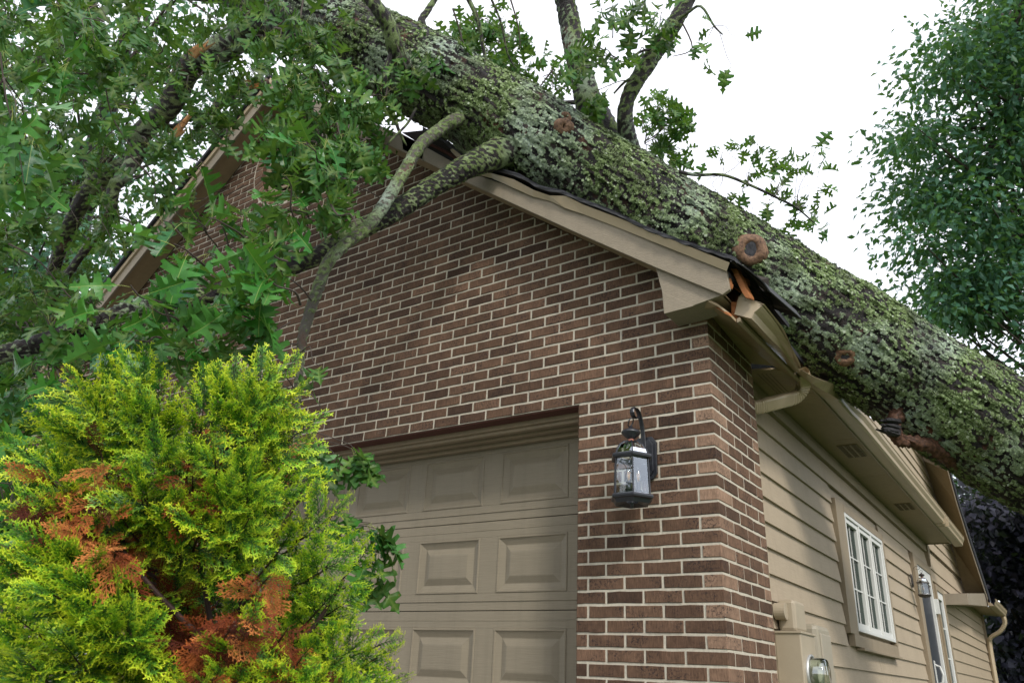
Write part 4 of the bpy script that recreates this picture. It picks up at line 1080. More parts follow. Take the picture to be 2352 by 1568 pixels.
# knots: healed branch collars
def knot(u, v, r, tube, seed, open_=True, squash=1.0):
    q = np.array([u, v], float)
    # nearest visible trunk surface point
    P = TW.reshape(-1, 3); N_ = TD.reshape(-1, 3); d = P-CAM; z = d@VF; uu = 1176+FPX*(d@VR)/z; vv = 784-FPX*(d@VU)/z
    f = ((-d*N_).sum(1) > 0); dist = (uu-u)**2+(vv-v)**2+(~f)*1e9; i = int(np.argmin(dist)); c, nn = P[i], N_[i]
    s = np.linalg.norm(c-CAM)/FPX*1.03; R = r*s; t_ = tube*s
    nn = nn*.7+(CAM-c)/np.linalg.norm(CAM-c)*.5; nn /= np.linalg.norm(nn)
    a = np.cross(nn, [0, 0, 1.]); a /= np.linalg.norm(a); b = np.cross(nn, a)
    V = []; n, m = 28, 12
    for k in range(n):
        w = 2*math.pi*k/n; rr = R*(1+.035*math.sin(3*w+seed)+.03*math.sin(5*w)); tr = t_*(1+.14*math.sin(2*w+seed*2)+.05*math.sin(5*w+seed))
        ctr = c-nn*t_*.08+a*rr*math.cos(w)+b*rr*math.sin(w)*squash; o = a*math.cos(w)+b*math.sin(w)
        for j in range(m):
            x = 2*math.pi*j/m; V.append(ctr+(o*math.cos(x)*(1.15 if math.cos(x) > 0 else .75)+nn*math.sin(x)*.8)*tr*(1+.03*math.sin(9*w+x*3)))
    F = [(k*m+j, k*m+(j+1) % m, ((k+1) % n)*m+(j+1) % m, ((k+1) % n)*m+j) for k in range(n) for j in range(m)]
    g = MB(); g.add(V, F); ko = g.obj('knot_collar', KNOT, oak, smooth=True)
    g = MB(); g.lathe(c+nn*(t_*(.42 if open_ else .1)), [(R, 0), (R*.5, .002), (0, .0)], 18, axis=nn); g.obj('knot_heart', KNOTD, ko)
knot(1723, 572, 21, 13.5, 1)
knot(1943, 818, 12, 9, 2.5, True, .85)
knot(1292, 292, 9, 11, 4, False); knot(1300, 268, 6, 6, 5, False)
knot(1605, 632, 5, 6, 3, False) if False else None
# decayed stub with rolled wound wood on the underside
ROT = m_wood('black_rotten_wood', (.004,.004,.005), (.035,.032,.034), (50, 14, 50))
g = MB(); rs = random.Random(9)
for k in range(11):
    a = rs.uniform(-13, 13); l = rs.uniform(26, 52); p0 = at(2062, 984+a*1.3, 4.72+rs.uniform(-.04, .04)); p1 = at(2062-l*.55, 980+a*1.25, 4.66+rs.uniform(-.03, .03)); p2 = at(2062-l, 976+a*.95, 4.62+rs.uniform(-.03, .03))
    g.tube([p0, p1, p2], [.024, .022*rs.uniform(.7, 1.1), .008*rs.uniform(.5, 1.6)], 6, flat=.7)
g.obj('dead_stub', ROT, oak)
limb([(2075,930,4.82),(2056,958,4.77),(2052,988,4.73),(2066,1012,4.72),(2092,1022,4.74)], [14,15,14,12,6], WOUND, n=20, rough=.9, step=.012, crust=.008, seed=32, name='wound_roll')
limb([(2070,1002,4.74),(2100,1014,4.75),(2135,1024,4.77),(2165,1044,4.80),(2215,1078,4.88)], [8,13,14,16,6], WOUND, n=20, rough=.9, step=.012, crust=.008, seed=34, name='wound_roll')
# splintered pale wood where limbs tore
def splinters(u, v, t, n, L, ang, seed):
    r = random.Random(seed); g = MB()
    for k in range(n):
        a = ang+r.uniform(-.25, .25); l = L*r.uniform(.5, 1.1); du, dv = r.uniform(-10, 10), r.uniform(-8, 8)
        p0 = at(u+du, v+dv, t); p1 = at(u+du+l*math.cos(a)*.5, v+dv+l*math.sin(a)*.5+r.uniform(-3, 3), t-.03); p2 = at(u+du+l*math.cos(a), v+dv+l*math.sin(a), t-.05+r.uniform(-.05, .05))
        g.tube([p0, p1, p2], [.018*r.uniform(.6, 1.2), .014, .002], 4, flat=.5)
    g.obj('splintered_wood', SPLIT, oak)
splinters(398, 312, 6.1, 9, 62, -.75, 1); splinters(440, 128, 5.9, 6, 50, -.7, 2); splinters(598, 195, 6.7, 6, 38, 3.0, 3)
splinters(170, 868, 4.2, 3, 20, -2.2, 4)

# ================================================================== OAK LEAVES
def inside(poly, x, y):
    c = False; n = len(poly)
    for i in range(n):
        x1, y1 = poly[i]; x2, y2 = poly[(i+1) % n]
        if (y1 > y) != (y2 > y) and x < (x2-x1)*(y-y1)/(y2-y1)+x1: c = not c
    return c
HALF = [(.00,.012),(.06,.045),(.115,.08),(.13,.20),(.185,.19),(.215,.10),(.255,.072),(.295,.10),(.31,.22),(.32,.34),(.375,.395),(.40,.31),(.455,.32),(.455,.20),(.475,.10),(.525,.075),(.57,.10),(.592,.21),(.62,.345),(.67,.31),(.735,.33),(.725,.20),(.745,.10),(.785,.072),(.84,.165),(.875,.09),(.925,.10),(1.0,.0)]
HALF_LO = [(.00,.012),(.115,.075),(.15,.20),(.215,.085),(.285,.08),(.315,.32),(.375,.395),(.45,.32),(.475,.085),(.565,.08),(.615,.345),(.735,.33),(.745,.09),(.79,.07),(.85,.165),(.90,.07),(1.0,.0)]
def leaf_arrays(seed, hi=True):
    r = random.Random(seed); H_ = HALF if hi else HALF_LO
    droop = r.uniform(-.15, .65); fold = r.uniform(.05, .6); tw = r.uniform(-.9, .9); asx = r.uniform(.85, 1.15); sway = r.uniform(-.12, .12)
    wv, ph = r.uniform(.01, .05), r.uniform(0, 6)
    def pos(x, y):
        z = fold*abs(y)-droop*x*x+wv*math.sin(9*x+ph+(2 if y > 0 else 0))*min(1, abs(y)*6)
        c, s = math.cos(tw*x), math.sin(tw*x)
        return (x, y*c-z*s*.3+sway*x*x, z+y*s)
    V, F, ve = [], [], []
    n = len(H_)
    for sgn in (1, -1):
        jit = [(1+r.uniform(-.13, .13)) for _ in H_]
        o = len(V); xl = 0
        for (x, y), q in zip(H_, jit):
            xl = xm = max(xl, x-.35*y)
            V.append(pos(xm, 0)); ve.append(1.0 if hi else .45)
            if hi: V.append(pos(xm+.008, sgn*min(.010, y))); ve.append(.0)
            V.append(pos(x, sgn*y*q*asx)); ve.append(0)
        k = 3 if hi else 2
        for i in range(n-1):
            for c in range(k-1):
                a, b, d, e = o+i*k+c, o+i*k+c+1, o+(i+1)*k+c+1, o+(i+1)*k+c
                F += [(a, b, d), (a, d, e)] if sgn < 0 else [(a, d, b), (a, e, d)]
    nb = len(F)
    # leaf stalk
    o = len(V); L = .30; m = 4
    for i in range(m):
        f = i/(m-1)
        for k in range(3):
            w = 2*math.pi*k/3; rr = .009; V.append((-L*f, rr*math.cos(w)+.04*f*f, rr*math.sin(w)-.05*f*f)); ve.append(0)
    for i in range(m-1):
        for k in range(3):
            a, b, d, e = o+i*3+k, o+i*3+(k+1) % 3, o+(i+1)*3+(k+1) % 3, o+(i+1)*3+k; F += [(a, b, d), (a, d, e)]
    mi = [0]*nb+[1]*(len(F)-nb)
    return np.array(V), np.array(F), np.array(ve), np.array(mi)
LV_HI = [leaf_arrays(s, True) for s in range(10)]; LV_LO = [leaf_arrays(50+s, False) for s in range(8)]
LMESH = []
for k, (V, F, ve, mi) in enumerate(LV_HI):
    LMESH.append(fast_mesh('leaf', V, F, [OAK, PETI], np.full(len(V), (k*.37) % 1), {'vein': ve}, True, mi))
leaves = []                                     # (depth, size px, base, dir, normal, size)
LR = random.Random(12)
def unit(v): v = np.asarray(v, float); return v/(np.linalg.norm(v)+1e-12)
B2PX = [(1012,298),(965,335),(925,400),(885,465),(850,515),(800,555),(755,600),(735,650),(712,715),(694,780),(688,850)]
DLPX = [(640,50),(610,56),(512,109),(437,154),(393,239),(325,308),(300,369),(212,427),(164,513),(130,596)]
RAKE = [(540,260),(600,200),(640,270),(620,420),(560,500),(470,590),(400,600),(330,660),(220,740),(225,650),(430,400)]
def add_leaf(p, d, nrm, size):
    d = unit(d); u, v, z = pix(np.array(p)+d*size*.5)
    if z < 4.3 and 290 < v < 860:               # keep the pale hanging branch clear of leaves
        for (a, b) in zip(B2PX[:-1], B2PX[1:]):
            ab = (b[0]-a[0], b[1]-a[1]); f = max(0, min(1, ((u-a[0])*ab[0]+(v-a[1])*ab[1])/(ab[0]**2+ab[1]**2)))
            if math.hypot(u-a[0]-ab[0]*f, v-a[1]-ab[1]*f) < 38 and LR.random() < .85: return
    if 880 < u < 1010 and 240 < v < 620 and z < 5.2 and LR.random() < .55: return
    if z < 6.6 and u < 640 and v < 640:         # the dark torn limb shows through the crown
        for (a, b) in zip(DLPX[:-1], DLPX[1:]):
            ab = (b[0]-a[0], b[1]-a[1]); f = max(0, min(1, ((u-a[0])*ab[0]+(v-a[1])*ab[1])/(ab[0]**2+ab[1]**2)))
            if math.hypot(u-a[0]-ab[0]*f, v-a[1]-ab[1]*f) < 30 and LR.random() < .62: return
    if inside(RAKE, u, v) and LR.random() < .80: return
    leaves.append((p, d, nrm, size))
twigs = MB()
def cluster(P, tdir, n, size, spread=.9, droop=.55, tw=True):
    """whorl of leaves at the end of a twig"""
    tdir = unit(tdir)
    for k in range(n):
        back = LR.uniform(0, .5)*size if k > 2 else 0
        rnd = unit([LR.gauss(0, 1), LR.gauss(0, 1), LR.gauss(0, 1)])
        d = unit(tdir*.7+rnd*spread+np.array([0, 0, -droop])); s = size*LR.uniform(.65, 1.15)
        base = P-tdir*back+d*(.28*s)
        nr = unit(np.array([0, 0, 1.])*.7+unit([LR.gauss(0, 1), LR.gauss(0, 1), LR.gauss(0, 1)])*.7-VF*.25)
        add_leaf(base, d, nr, s)
def twig(P0, P1, r0=.004, sag=.06, side=True, leaves_n=5, size=.15, part=False, droop=.55):
    P0, P1 = np.array(P0), np.array(P1); L = np.linalg.norm(P1-P0); dr = unit(P1-P0)
    k1 = unit([LR.gauss(0, 1), LR.gauss(0, 1), LR.gauss(0, 1)])*L*.12
    pts = spline([P0, P0+(P1-P0)*.35+k1+np.array([0, 0, sag*L]), P0+(P1-P0)*.7-k1*.6+np.array([0, 0, sag*L*.6]), P1], 3)
    rr = list(np.linspace(r0, r0*.45, len(pts)))
    if part: g = MB(); g.tube(pts, rr, 6); g.obj('twig', TWIG, oak)
    else: twigs.tube(pts, rr, 4)
    cluster(pts[-1], pts[-1]-pts[-3], leaves_n, size, droop=droop)
    if side and L > .22:
        for q in ((3, 6) if LR.random() < .3 else (5,)):
            p = pts[q]; e = p+unit(dr*.6+unit([LR.gauss(0, 1), LR.gauss(0, 1), LR.gauss(0, 1)]))*L*LR.uniform(.2, .4)
            twigs.tube([p, (p+e)/2+np.array([0, 0, .01]), e], [r0*.6, r0*.5, r0*.35], 4); cluster(e, e-p, max(3, leaves_n-1), size*.9, droop=droop)
def region(poly, n, tr, size, hubs, ln=5, L=(.25, .6), gap=None, droop=.55, r0=.004):
    xs = [p[0] for p in poly]; ys = [p[1] for p in poly]; k = 0; tries = 0
    while k < n and tries < n*40:
        tries += 1
        u, v = LR.uniform(min(xs), max(xs)), LR.uniform(min(ys), max(ys))
        if not inside(poly, u, v): continue
        t = LR.uniform(*tr)
        if gap and mnoise.noise((u*gap[0], v*gap[0], gap[2])) < gap[1]: continue
        P = at(u, v, t)
        hu, hv, ht = min(hubs, key=lambda h: (h[0]-u)**2+(h[1]-v)**2+LR.uniform(0, 20000)); Hp = at(hu, hv, ht)
        d = Hp-P; l = min(np.linalg.norm(d), LR.uniform(*L)); twig(P+unit(d)*l, P, r0=r0, leaves_n=ln, size=size*LR.uniform(.85, 1.15), droop=droop); k += 1
# dense crown at the upper left
UL = [(-80,-80),(640,-80),(660,150),(600,215),(520,300),(440,420),(340,540),(255,650),(215,760),(120,900),(-80,1000)]
hubsUL = [(600,51,5.9),(512,109,6.0),(437,154,6.1),(393,239,6.2),(325,308,6.3),(212,427,6.5),(164,513,6.6),(100,120,6.6),(300,-20,6.2),(0,300,5),(200,200,5.6),(100,650,6),(30,520,5.5)]
region(UL, 150, (4.6, 6.9), .145, hubsUL, 5, gap=(.012, -.04, 3.0))
region([(-60,-60),(420,-60),(380,120),(260,300),(180,480),(-60,560)], 30, (3.5, 4.6), .17, hubsUL, 5, gap=(.008, -.1, 9))
region([(-80,80),(110,80),(90,200),(120,330),(60,420),(-80,420)], 5, (2.5, 2.9), .165, [(0,0,2.6),(10,180,2.6)], 4, L=(.15, .3), droop=.9)
region([(260,100),(640,0),(680,120),(640,260),(560,330),(420,470),(300,420)], 26, (4.4, 5.6), .16, hubsUL, 5)
# hanging curtain below the fork
MID = [(600,40),(740,60),(860,130),(890,250),(870,330),(800,420),(700,430),(640,380),(610,280),(640,200)]
hubsM = [(700,100,5.2),(800,180,5.0),(890,200,4.9),(920,300,4.8),(880,460,4.4),(700,250,4.8),(760,560,4.1)]
region(MID, 58, (4.0, 5.0), .15, hubsM, 4, L=(.15, .35), droop=.8)
region([(620,320),(820,300),(830,420),(740,520),(640,520),(610,440)], 24, (3.4, 4.1), .15, hubsM, 5, L=(.15, .35), droop=.8)
# big wet leaves in front of the gable
FG = [(225,660),(300,560),(370,500),(480,470),(600,480),(690,520),(760,560),(690,640),(690,720),(640,790),(560,830),(420,830),(300,790),(235,730)]
hubsF = [(740,620,3.9),(700,720,3.8),(600,650,3.6),(430,690,3.7),(560,640,3.4)]
region(FG, 20, (2.75, 3.5), .152, hubsF, 5, L=(.2, .5), droop=.45)
region([(330,380),(420,400),(440,500),(400,560),(340,500)], 5, (4.0, 5.0), .15, [(560,640,4.2),(437,154,6.1),(600,400,4.6)], 5)
region([(60,620),(330,640),(420,740),(380,900),(60,900),(-40,800)], 20, (3.7, 4.8), .15, [(239,735,3.95),(120,778,3.9),(328,700,4.0)], 5)
# traced leading sprays of large leaves (tip pixel, origin pixel, depth)
for (a, b, t, n, s) in [((300,655),(390,740),2.55,4,.17),((400,560),(470,610),2.7,4,.16),((480,500),(560,545),2.8,4,.16),((620,640),(690,700),2.75,5,.165),((820,520),(760,470),3.3,4,.16),
                        ((590,560),(660,600),2.9,5,.16),((345,705),(430,760),2.6,4,.17),((500,700),(600,740),2.8,5,.16),((650,400),(690,520),3.3,5,.15),((700,330),(760,400),3.4,5,.15),((560,780),(640,760),2.9,4,.16),((300,780),(400,790),2.7,3,.17)]:
    twig(at(b[0], b[1], t+.15), at(a[0], a[1], t), r0=.005, leaves_n=n, size=s, part=True, side=False, droop=.35)
# leaves behind and beside the shrub
region([(-60,880),(180,880),(240,960),(150,1120),(40,1200),(-60,1260)], 26, (2.9, 3.9), .165, [(100,820,3.9),(20,900,3.8)], 5)
region([(200,840),(640,830),(680,1000),(500,1100),(200,1100)], 20, (3.3, 4.2), .15, [(500,700,3.9),(680,900,3.7)], 4)
for (u, v, n) in [(755,1022,3),(812,1030,4),(830,1045,4),(770,1060,3),(790,1165,4),(850,1200,4),(875,1215,4),(868,1265,3),(855,1310,3),(735,840,2),(745,1090,2),(725,1010,2),(840,1330,3)]:
    hu = (690, v-30) if v < 1150 else (735, 1235); t = 3.1
    twig(at(hu[0], hu[1], 3.5), at(u, v, t), r0=.003, leaves_n=n+1, size=.135, side=False, part=True, droop=1.1)
region([(770,150),(950,265),(935,335),(830,335),(730,230)], 14, (5.5, 6.3), .15, [(800,180,5.6)], 4, L=(.15, .3), droop=.8)
region([(-80,1180),(120,1180),(160,1600),(-80,1640)], 26, (3.1, 3.9), .16, [(20,900,3.8)], 5)
# sprays above the trunk
region([(1010,60),(1110,20),(1190,90),(1200,160),(1120,175),(1040,120)], 26, (6.0, 7.0), .14, [(1112,120,5.8),(1095,40,5.8)], 5, L=(.15, .4))
region([(900,60),(1060,80),(1040,160),(960,200),(880,160)], 7, (4.9, 5.3), .14, [(890,60,5.0)], 3, L=(.15, .3), droop=.9)
region([(1150,130),(1300,130),(1300,230),(1180,210)], 11, (5.9, 6.6), .13, [(1260,235,5.9),(1190,215,6.0)], 4, L=(.15, .3))
region([(1370,20),(1530,-10),(1510,100),(1470,200),(1400,240),(1330,250),(1310,180),(1340,60)], 15, (4.7, 5.3), .155, [(1440,185,5.2),(1430,150,5.0),(1510,110,5.2)], 4, L=(.12, .3), droop=.9)
region([(1480,230),(1560,220),(1570,330),(1540,385),(1470,350)], 22, (6.2, 7.0), .14, [(1480,330,6.4)], 5, L=(.15, .4))
for (u, v, n) in [(1600,95,3),(1640,60,2),(1700,85,1),(1680,150,2),(1615,125,2)]:
    twig(at(1640, 60, 5.0), at(u, v, 4.95), r0=.0025, leaves_n=n, size=.15, side=False, droop=.5)
for (u, v, n) in [(1660,350,5),(1700,345,5),(1740,330,5),(1790,360,5),(1830,380,5),(1880,395,5),(1870,350,4),(1700,440,5),(1650,490,4),(1720,500,4),(1790,430,6),(1830,450,6),(1850,500,5),(1800,520,5),(1830,550,5),(1880,500,4),(1905,515,3),(1770,390,5),(1600,430,4),(1620,480,3),(1880,430,4),(1760,470,4),(1810,400,5),(1730,390,5)]:
    hu = min([(1660,402),(1720,424),(1780,452),(1830,478)], key=lambda h: abs(h[0]-u)+abs(h[1]-v)); twig(at(hu[0], hu[1], 4.9), at(u, v, LR.uniform(4.8, 5.4)), r0=.0022, leaves_n=n, size=.115, side=False, droop=.4)
link('fine_twigs', twigs.mesh('fine_twigs', TWIG), oak, kind='stuff')
# long bare twigs against the sky
for pts in ([(700,-20,5.2),(690,60,5.1),(715,120,5.0),(725,200,4.95),(712,300,4.9)], [(0,120,2.7),(15,230,2.7),(40,330,2.7),(55,420,2.7)], [(190,20,4.6),(230,120,4.6),(255,260,4.7),(310,350,4.7),(350,400,4.7),(360,500,4.7)],
            [(120,160,4.4),(200,170,4.4),(270,160,4.4),(330,100,4.4)], [(100,420,4.4),(150,400,4.4),(215,340,4.4),(260,300,4.5)], [(290,350,5),(340,400,5),(390,470,5),(440,520,5)], [(20,560,4),(90,600,4),(170,690,4),(240,720,4)], [(1040,20,5.8),(1060,90,5.8),(1050,130,5.8)],
            [(1170,-10,5.6),(1190,60,5.6),(1195,110,5.6)], [(1270,160,5.9),(1240,200,5.9),(1215,240,5.9)], [(690,880,3.7),(715,905,3.68),(738,935,3.66)], [(700,790,3.8),(640,790,3.7),(590,795,3.6)], [(715,690,3.8),(680,650,3.7),(600,600,3.6),(520,560,3.5)],
            [(690,1075,3.5),(720,1085,3.45),(750,1060,3.4),(790,1050,3.4)], [(590,640,3.6),(520,650,3.5),(440,700,3.4),(370,760,3.3)], [(850,330,4.8),(800,400,4.6),(780,450,4.4),(760,520,4.2)], [(1560,40,5.2),(1590,110,5.1),(1545,130,5.1)]):
    P = spline([at(*p) for p in pts], 5); g = MB(); r0 = .0055*pts[0][2]/4.5; g.tube(P, list(np.linspace(r0, r0*.4, len(P))), 6); g.obj('twig', TWIG, oak)

def place(V, p, d, nrm, s):
    d = unit(d); b = np.cross(nrm, d); b = unit(b); nn = np.cross(d, b)
    return V[:, :1]*d*s+V[:, 1:2]*b*s+V[:, 2:3]*nn*s+p
def build_leaves():
    info = []
    for (p, d, nr, s) in leaves:
        u, v, z = pix(p+d*s*.5)
        if z <= .3: continue
        vis = -100 < u < 2450 and -100 < v < 1660
        if not vis and (u < -500 or u > 2900 or v < -600 or v > 1900): continue
        info.append((s*FPX/z if vis else 0, p, d, nr, s, z))
    info.sort(key=lambda x: -x[0])
    for k, (px, p, d, nr, s, z) in enumerate(info[:300]):
        o = bpy.data.objects.new('leaf', LMESH[LR.randrange(len(LMESH))]); COL.objects.link(o); o.parent = oak
        d = unit(d); b = unit(np.cross(nr, d)); nn = np.cross(d, b); M_ = Matrix.Identity(4)
        for i in range(3): M_[i][0] = d[i]*s; M_[i][1] = b[i]*s; M_[i][2] = nn[i]*s; M_[i][3] = p[i]
        o.matrix_world = M_
    Vs, Fs, ts, ves, mis = [], [], [], [], []; o = 0
    for (px, p, d, nr, s, z) in info[300:]:
        V, F, ve, mi = LR.choice(LV_LO); Vs.append(place(V, p, d, nr, s)); Fs.append(F+o); ts.append(np.full(len(V), LR.random())); ves.append(ve); mis.append(mi); o += len(V)
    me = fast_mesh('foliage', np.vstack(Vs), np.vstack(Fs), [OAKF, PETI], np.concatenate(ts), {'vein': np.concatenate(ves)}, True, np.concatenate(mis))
    link('foliage', me, oak, kind='stuff'); return len(info)
print('oak leaves', build_leaves())

# ================================================================== BACKGROUND TREES
def far_tree(name, label, cat, poly, t, depth, ncl, per, size, mt, trunk, seed, gap=None, rad=.34, group=None, wide=.42):
    """crown of drooping leaf sprays at distance t, filling an outline seen from the drive; returns the tree"""
    r = random.Random(seed); rn = np.random.default_rng(seed)
    T = thing(name, label, cat, group)
    xs = [p[0] for p in poly]; ys = [p[1] for p in poly]; cen = []; tries = 0
    while len(cen) < ncl and tries < ncl*60:
        tries += 1; u, v = r.uniform(min(xs), max(xs)), r.uniform(min(ys), max(ys))
        if not inside(poly, u, v): continue
        if gap and mnoise.noise((u*gap[0]+seed, v*gap[0]*1.4, gap[2])) < gap[1]: continue
        cen.append(at(u, v, t+r.uniform(-depth, depth)))
    C = np.array(cen); n = len(C)*per
    c = np.repeat(C, per, 0); off = rn.normal(size=(n, 3))*np.array([rad*1.25, rad*1.25, rad*.42]); p = c+off
    out = off/(np.linalg.norm(off, axis=1)[:, None]+1e-9)
    d = out*.8+rn.normal(size=(n, 3))*.5+np.array([0, 0, -.55]); d /= np.linalg.norm(d, axis=1)[:, None]
    nr = rn.normal(size=(n, 3))*.8+np.array([0, 0, .8]); b = np.cross(nr, d); b /= np.linalg.norm(b, axis=1)[:, None]; nn = np.cross(d, b)
    s = (size*rn.uniform(.7, 1.25, n))[:, None]
    V = np.stack([p, p+(d*.45+b*wide*.55+nn*.10)*s, p+(d-nn*.12)*s, p+(d*.45-b*wide*.55+nn*.10)*s], 1).reshape(-1, 3)
    base = np.arange(n)*4; F = np.concatenate([np.stack([base, base+1, base+2], 1), np.stack([base, base+2, base+3], 1)])
    tn = np.repeat(np.clip(np.repeat(rn.random(len(C)), per)*.6+rn.random(n)*.4, 0, 1), 4)
    link('crown', fast_mesh('crown', V, F, mt, tn, {'vein': np.zeros(n*4)}), T, kind='stuff')
    tp = [at(*q[:3]) for q in trunk]; rr = [q[3] for q in trunk]
    me, *_ = limb_mesh('trunk', tp, rr, BARK3, n=12, rough=.15, step=.15, seed=seed); link('trunk', me, T)
    g = MB()
    for k in range(0, len(C), max(1, len(C)//90)):
        a = min(tp, key=lambda q: np.linalg.norm(q-C[k])+abs((q-C[k])[2])*.3 if q[2] < C[k][2]+.5 else 99)
        mid = (a+C[k])/2+np.array([r.gauss(0, .15), r.gauss(0, .15), r.uniform(.0, .3)])
        g.tube([a, mid, C[k]], [.05*t/14, .03*t/14, .008], 5)
    g.obj('branches', TWIG, T, kind='stuff'); return T
RT = [(u+22, v) for u, v in ((2480,-80),(2250,-60),(2225,20),(2175,55),(2130,95),(2112,150),(2088,200),(2112,240),(2062,300),(2032,335),(2050,360),(2018,395),(2035,425),(2062,440),(2030,490),(2050,530),(2085,570),(2045,600),(2030,640),(2065,690),(2110,700),(2180,770),(2260,850),(2360,900),(2480,940))]
far_tree('beech_tree', 'tall drooping-leaved green tree rising beyond the roof at the right edge', 'tree', RT, 13.5, 1.6, 500, 50, .145, FARG, [(2520,1500,14,.35),(2500,1000,14,.28),(2420,600,13.6,.2),(2340,300,13.4,.12),(2320,60,13.3,.07)], 3, (.0125, .03, 2.0), .26, wide=.48)
far_tree('purple_maple_tree', 'dark purple-leaved maple beyond the far gutter and downspout', 'tree', [(2190,1120),(2260,1160),(2400,1150),(2480,1160),(2480,1700),(2290,1700),(2270,1560),(2300,1430),(2262,1400),(2235,1300),(2215,1200)], 19, 1.5, 330, 60, .18, PURP, [(2450,2000,19,.3),(2420,1600,19,.22),(2380,1300,19,.12)], 4, (.012, -.33, 5.0), .40, wide=.8)
far_tree('maple_tree', 'pale green tree showing behind the top of the purple maple under the trunk', 'tree', [(2150,1040),(2300,1040),(2420,1120),(2480,1300),(2300,1300),(2200,1220)], 27, 1.5, 90, 90, .16, FARG, [(2440,1900,27,.3),(2400,1500,27,.2),(2320,1200,27,.12)], 5, (.02, -.1, 1.0), .5, wide=.7)
LBP = [(-100,-80),(620,-80),(600,120),(560,280),(500,360),(420,460),(330,580),(250,690),(200,800),(120,960),(-100,1050)]
far_tree('oak_tree', 'tall green tree standing behind the left slope of the roof seen through the fallen crown', 'tree', LBP, 14.5, 1.8, 200, 42, .15, FARG, [(60,1500,15,.4),(100,900,15,.34),(180,500,15,.25),(260,200,15,.17),(330,-50,15,.1)], 6, (.011, .06, 7.0), .36, wide=.6, group='trees behind the house on the left')
far_tree('oak_tree', 'loose green tree low behind the left eave beside the thick leaning limb', 'tree', [(-120,500),(180,520),(240,650),(190,830),(90,1000),(-120,1200)], 11.5, 1.2, 85, 50, .13, FARG, [(-60,1600,12,.35),(-20,1100,12,.26),(40,750,12,.14)], 7, (.012, -.1, 3.0), .36, wide=.7, group='trees behind the house on the left')
# out-of-view trees added in the side yard so the casement panes mirror green
for k, (x, y) in enumerate(((4.1, 17.0), (6.3, 21), (4.4, 27))):
    T = thing('yard_tree', ['narrow green tree in the side yard, mirrored in the casement window panes', 'green tree in the side yard standing right of the purple maple', 'farthest green tree at the end of the side yard'][k], 'tree', 'trees across the side yard')
    rn = np.random.default_rng(60+k); n = 15000; p = rn.normal(size=(n, 3)); p /= np.linalg.norm(p, axis=1)[:, None]; p *= (rn.random(n)**.4)[:, None]*np.array([2.3, 2.3, 4.6]); p += np.array([x, y, 2.2])+rn.normal(size=(n, 3))*.25
    d = rn.normal(size=(n, 3)); d /= np.linalg.norm(d, axis=1)[:, None]; b = np.cross(d, rn.normal(size=(n, 3))); b /= np.linalg.norm(b, axis=1)[:, None]; s = .30
    V = np.stack([p, p+(d*.5+b*.3)*s, p+d*s, p+(d*.5-b*.3)*s], 1).reshape(-1, 3); base = np.arange(n)*4
    link('crown', fast_mesh('crown', V, np.concatenate([np.stack([base, base+1, base+2], 1), np.stack([base, base+2, base+3], 1)]), FARG, np.repeat(rn.random(n), 4), {'vein': np.zeros(n*4)}), T, kind='stuff')
    g = MB(); g.tube([(x, y, -2.7), (x+.1, y, 1.5), (x, y+.1, 5.5)], [.28, .2, .06], 10); g.obj('trunk', TWIG, T)

# ================================================================== GOLDEN CYPRESS SHRUB
def frond_arrays(seed, dead=False):
    """flat fern-like spray: axis, alternating branchlets, each with scale-leaf twiglets; x along, y across"""
    r = random.Random(seed); V, F, tp = [], [], []
    droop = r.uniform(-.10, .30) if not dead else r.uniform(.2, .6); curl = r.uniform(-.3, .3)
    def bend(x, y, z): return (x, y+curl*x*x*.5, z-droop*x*x-.35*abs(y)*abs(y)+.02*math.sin(12*y+5*x))
    def seg(p, q, w0, w1, t0, t1):
        d = np.array(q)-np.array(p); L = math.hypot(d[0], d[1])+1e-9; nx, ny = -d[1]/L, d[0]/L; o = len(V); h = w0*.55
        V.extend([bend(p[0]+nx*w0, p[1]+ny*w0, p[2]), bend(p[0]-nx*w0, p[1]-ny*w0, p[2]), bend(p[0], p[1], p[2]+h),
                  bend(q[0]+nx*w1, q[1]+ny*w1, q[2]), bend(q[0]-nx*w1, q[1]-ny*w1, q[2])])
        F.extend([(o, o+2, o+3), (o+2, o+4, o+3), (o+2, o+1, o+4)]); tp.extend([t0, t0, t0, t1, t1])
    n = 9
    for i in range(n):
        x = .02+.98*i/n; x2 = .02+.98*(i+1)/n
        seg((x-.02, 0, 0), (x2, 0, 0), .012*(1-.4*x), .011*(1-.4*x2), x*.3, x2*.5)
        for sgn in ((1, -1) if i else (1,)):
            x0 = x+(.0 if sgn > 0 else .045)
            if x0 > .99: continue
            L = (.44*(1-x0)**.8*(1 if x0 > .15 else .7)+.13)*r.uniform(.75, 1.15); a = r.uniform(.55, .8)*sgn
            m = max(2, int(L/.095)); px, py = x0, 0.0; z = r.uniform(-.05, .05)
            for k in range(m):
                aa = a*(1-.3*k/m); qx, qy = px+L/m*math.cos(aa), py+L/m*math.sin(aa)
                t0, t1 = .2+.6*k/m, .2+.6*(k+1)/m
                seg((px, py, z), (qx, qy, z), .0105, .010 if k < m-1 else .008, t0, min(1, t1+.1*x+(.15 if k == m-1 else 0)))
                for sg2 in (1, -1):
                    l2 = .085*r.uniform(.7, 1.2); a2 = aa+sg2*r.uniform(.45, .75); zz = z+r.uniform(-.03, .03)
                    seg((qx-(qx-px)*.4, qy-(qy-py)*.4, z), (qx-(qx-px)*.4+l2*math.cos(a2), qy-(qy-py)*.4+l2*math.sin(a2), zz), .0095, .0075, t0, min(1, t1+.25))
                px, py = qx, qy
    return np.array(V), np.array(F), np.clip(np.array(tp), 0, 1)
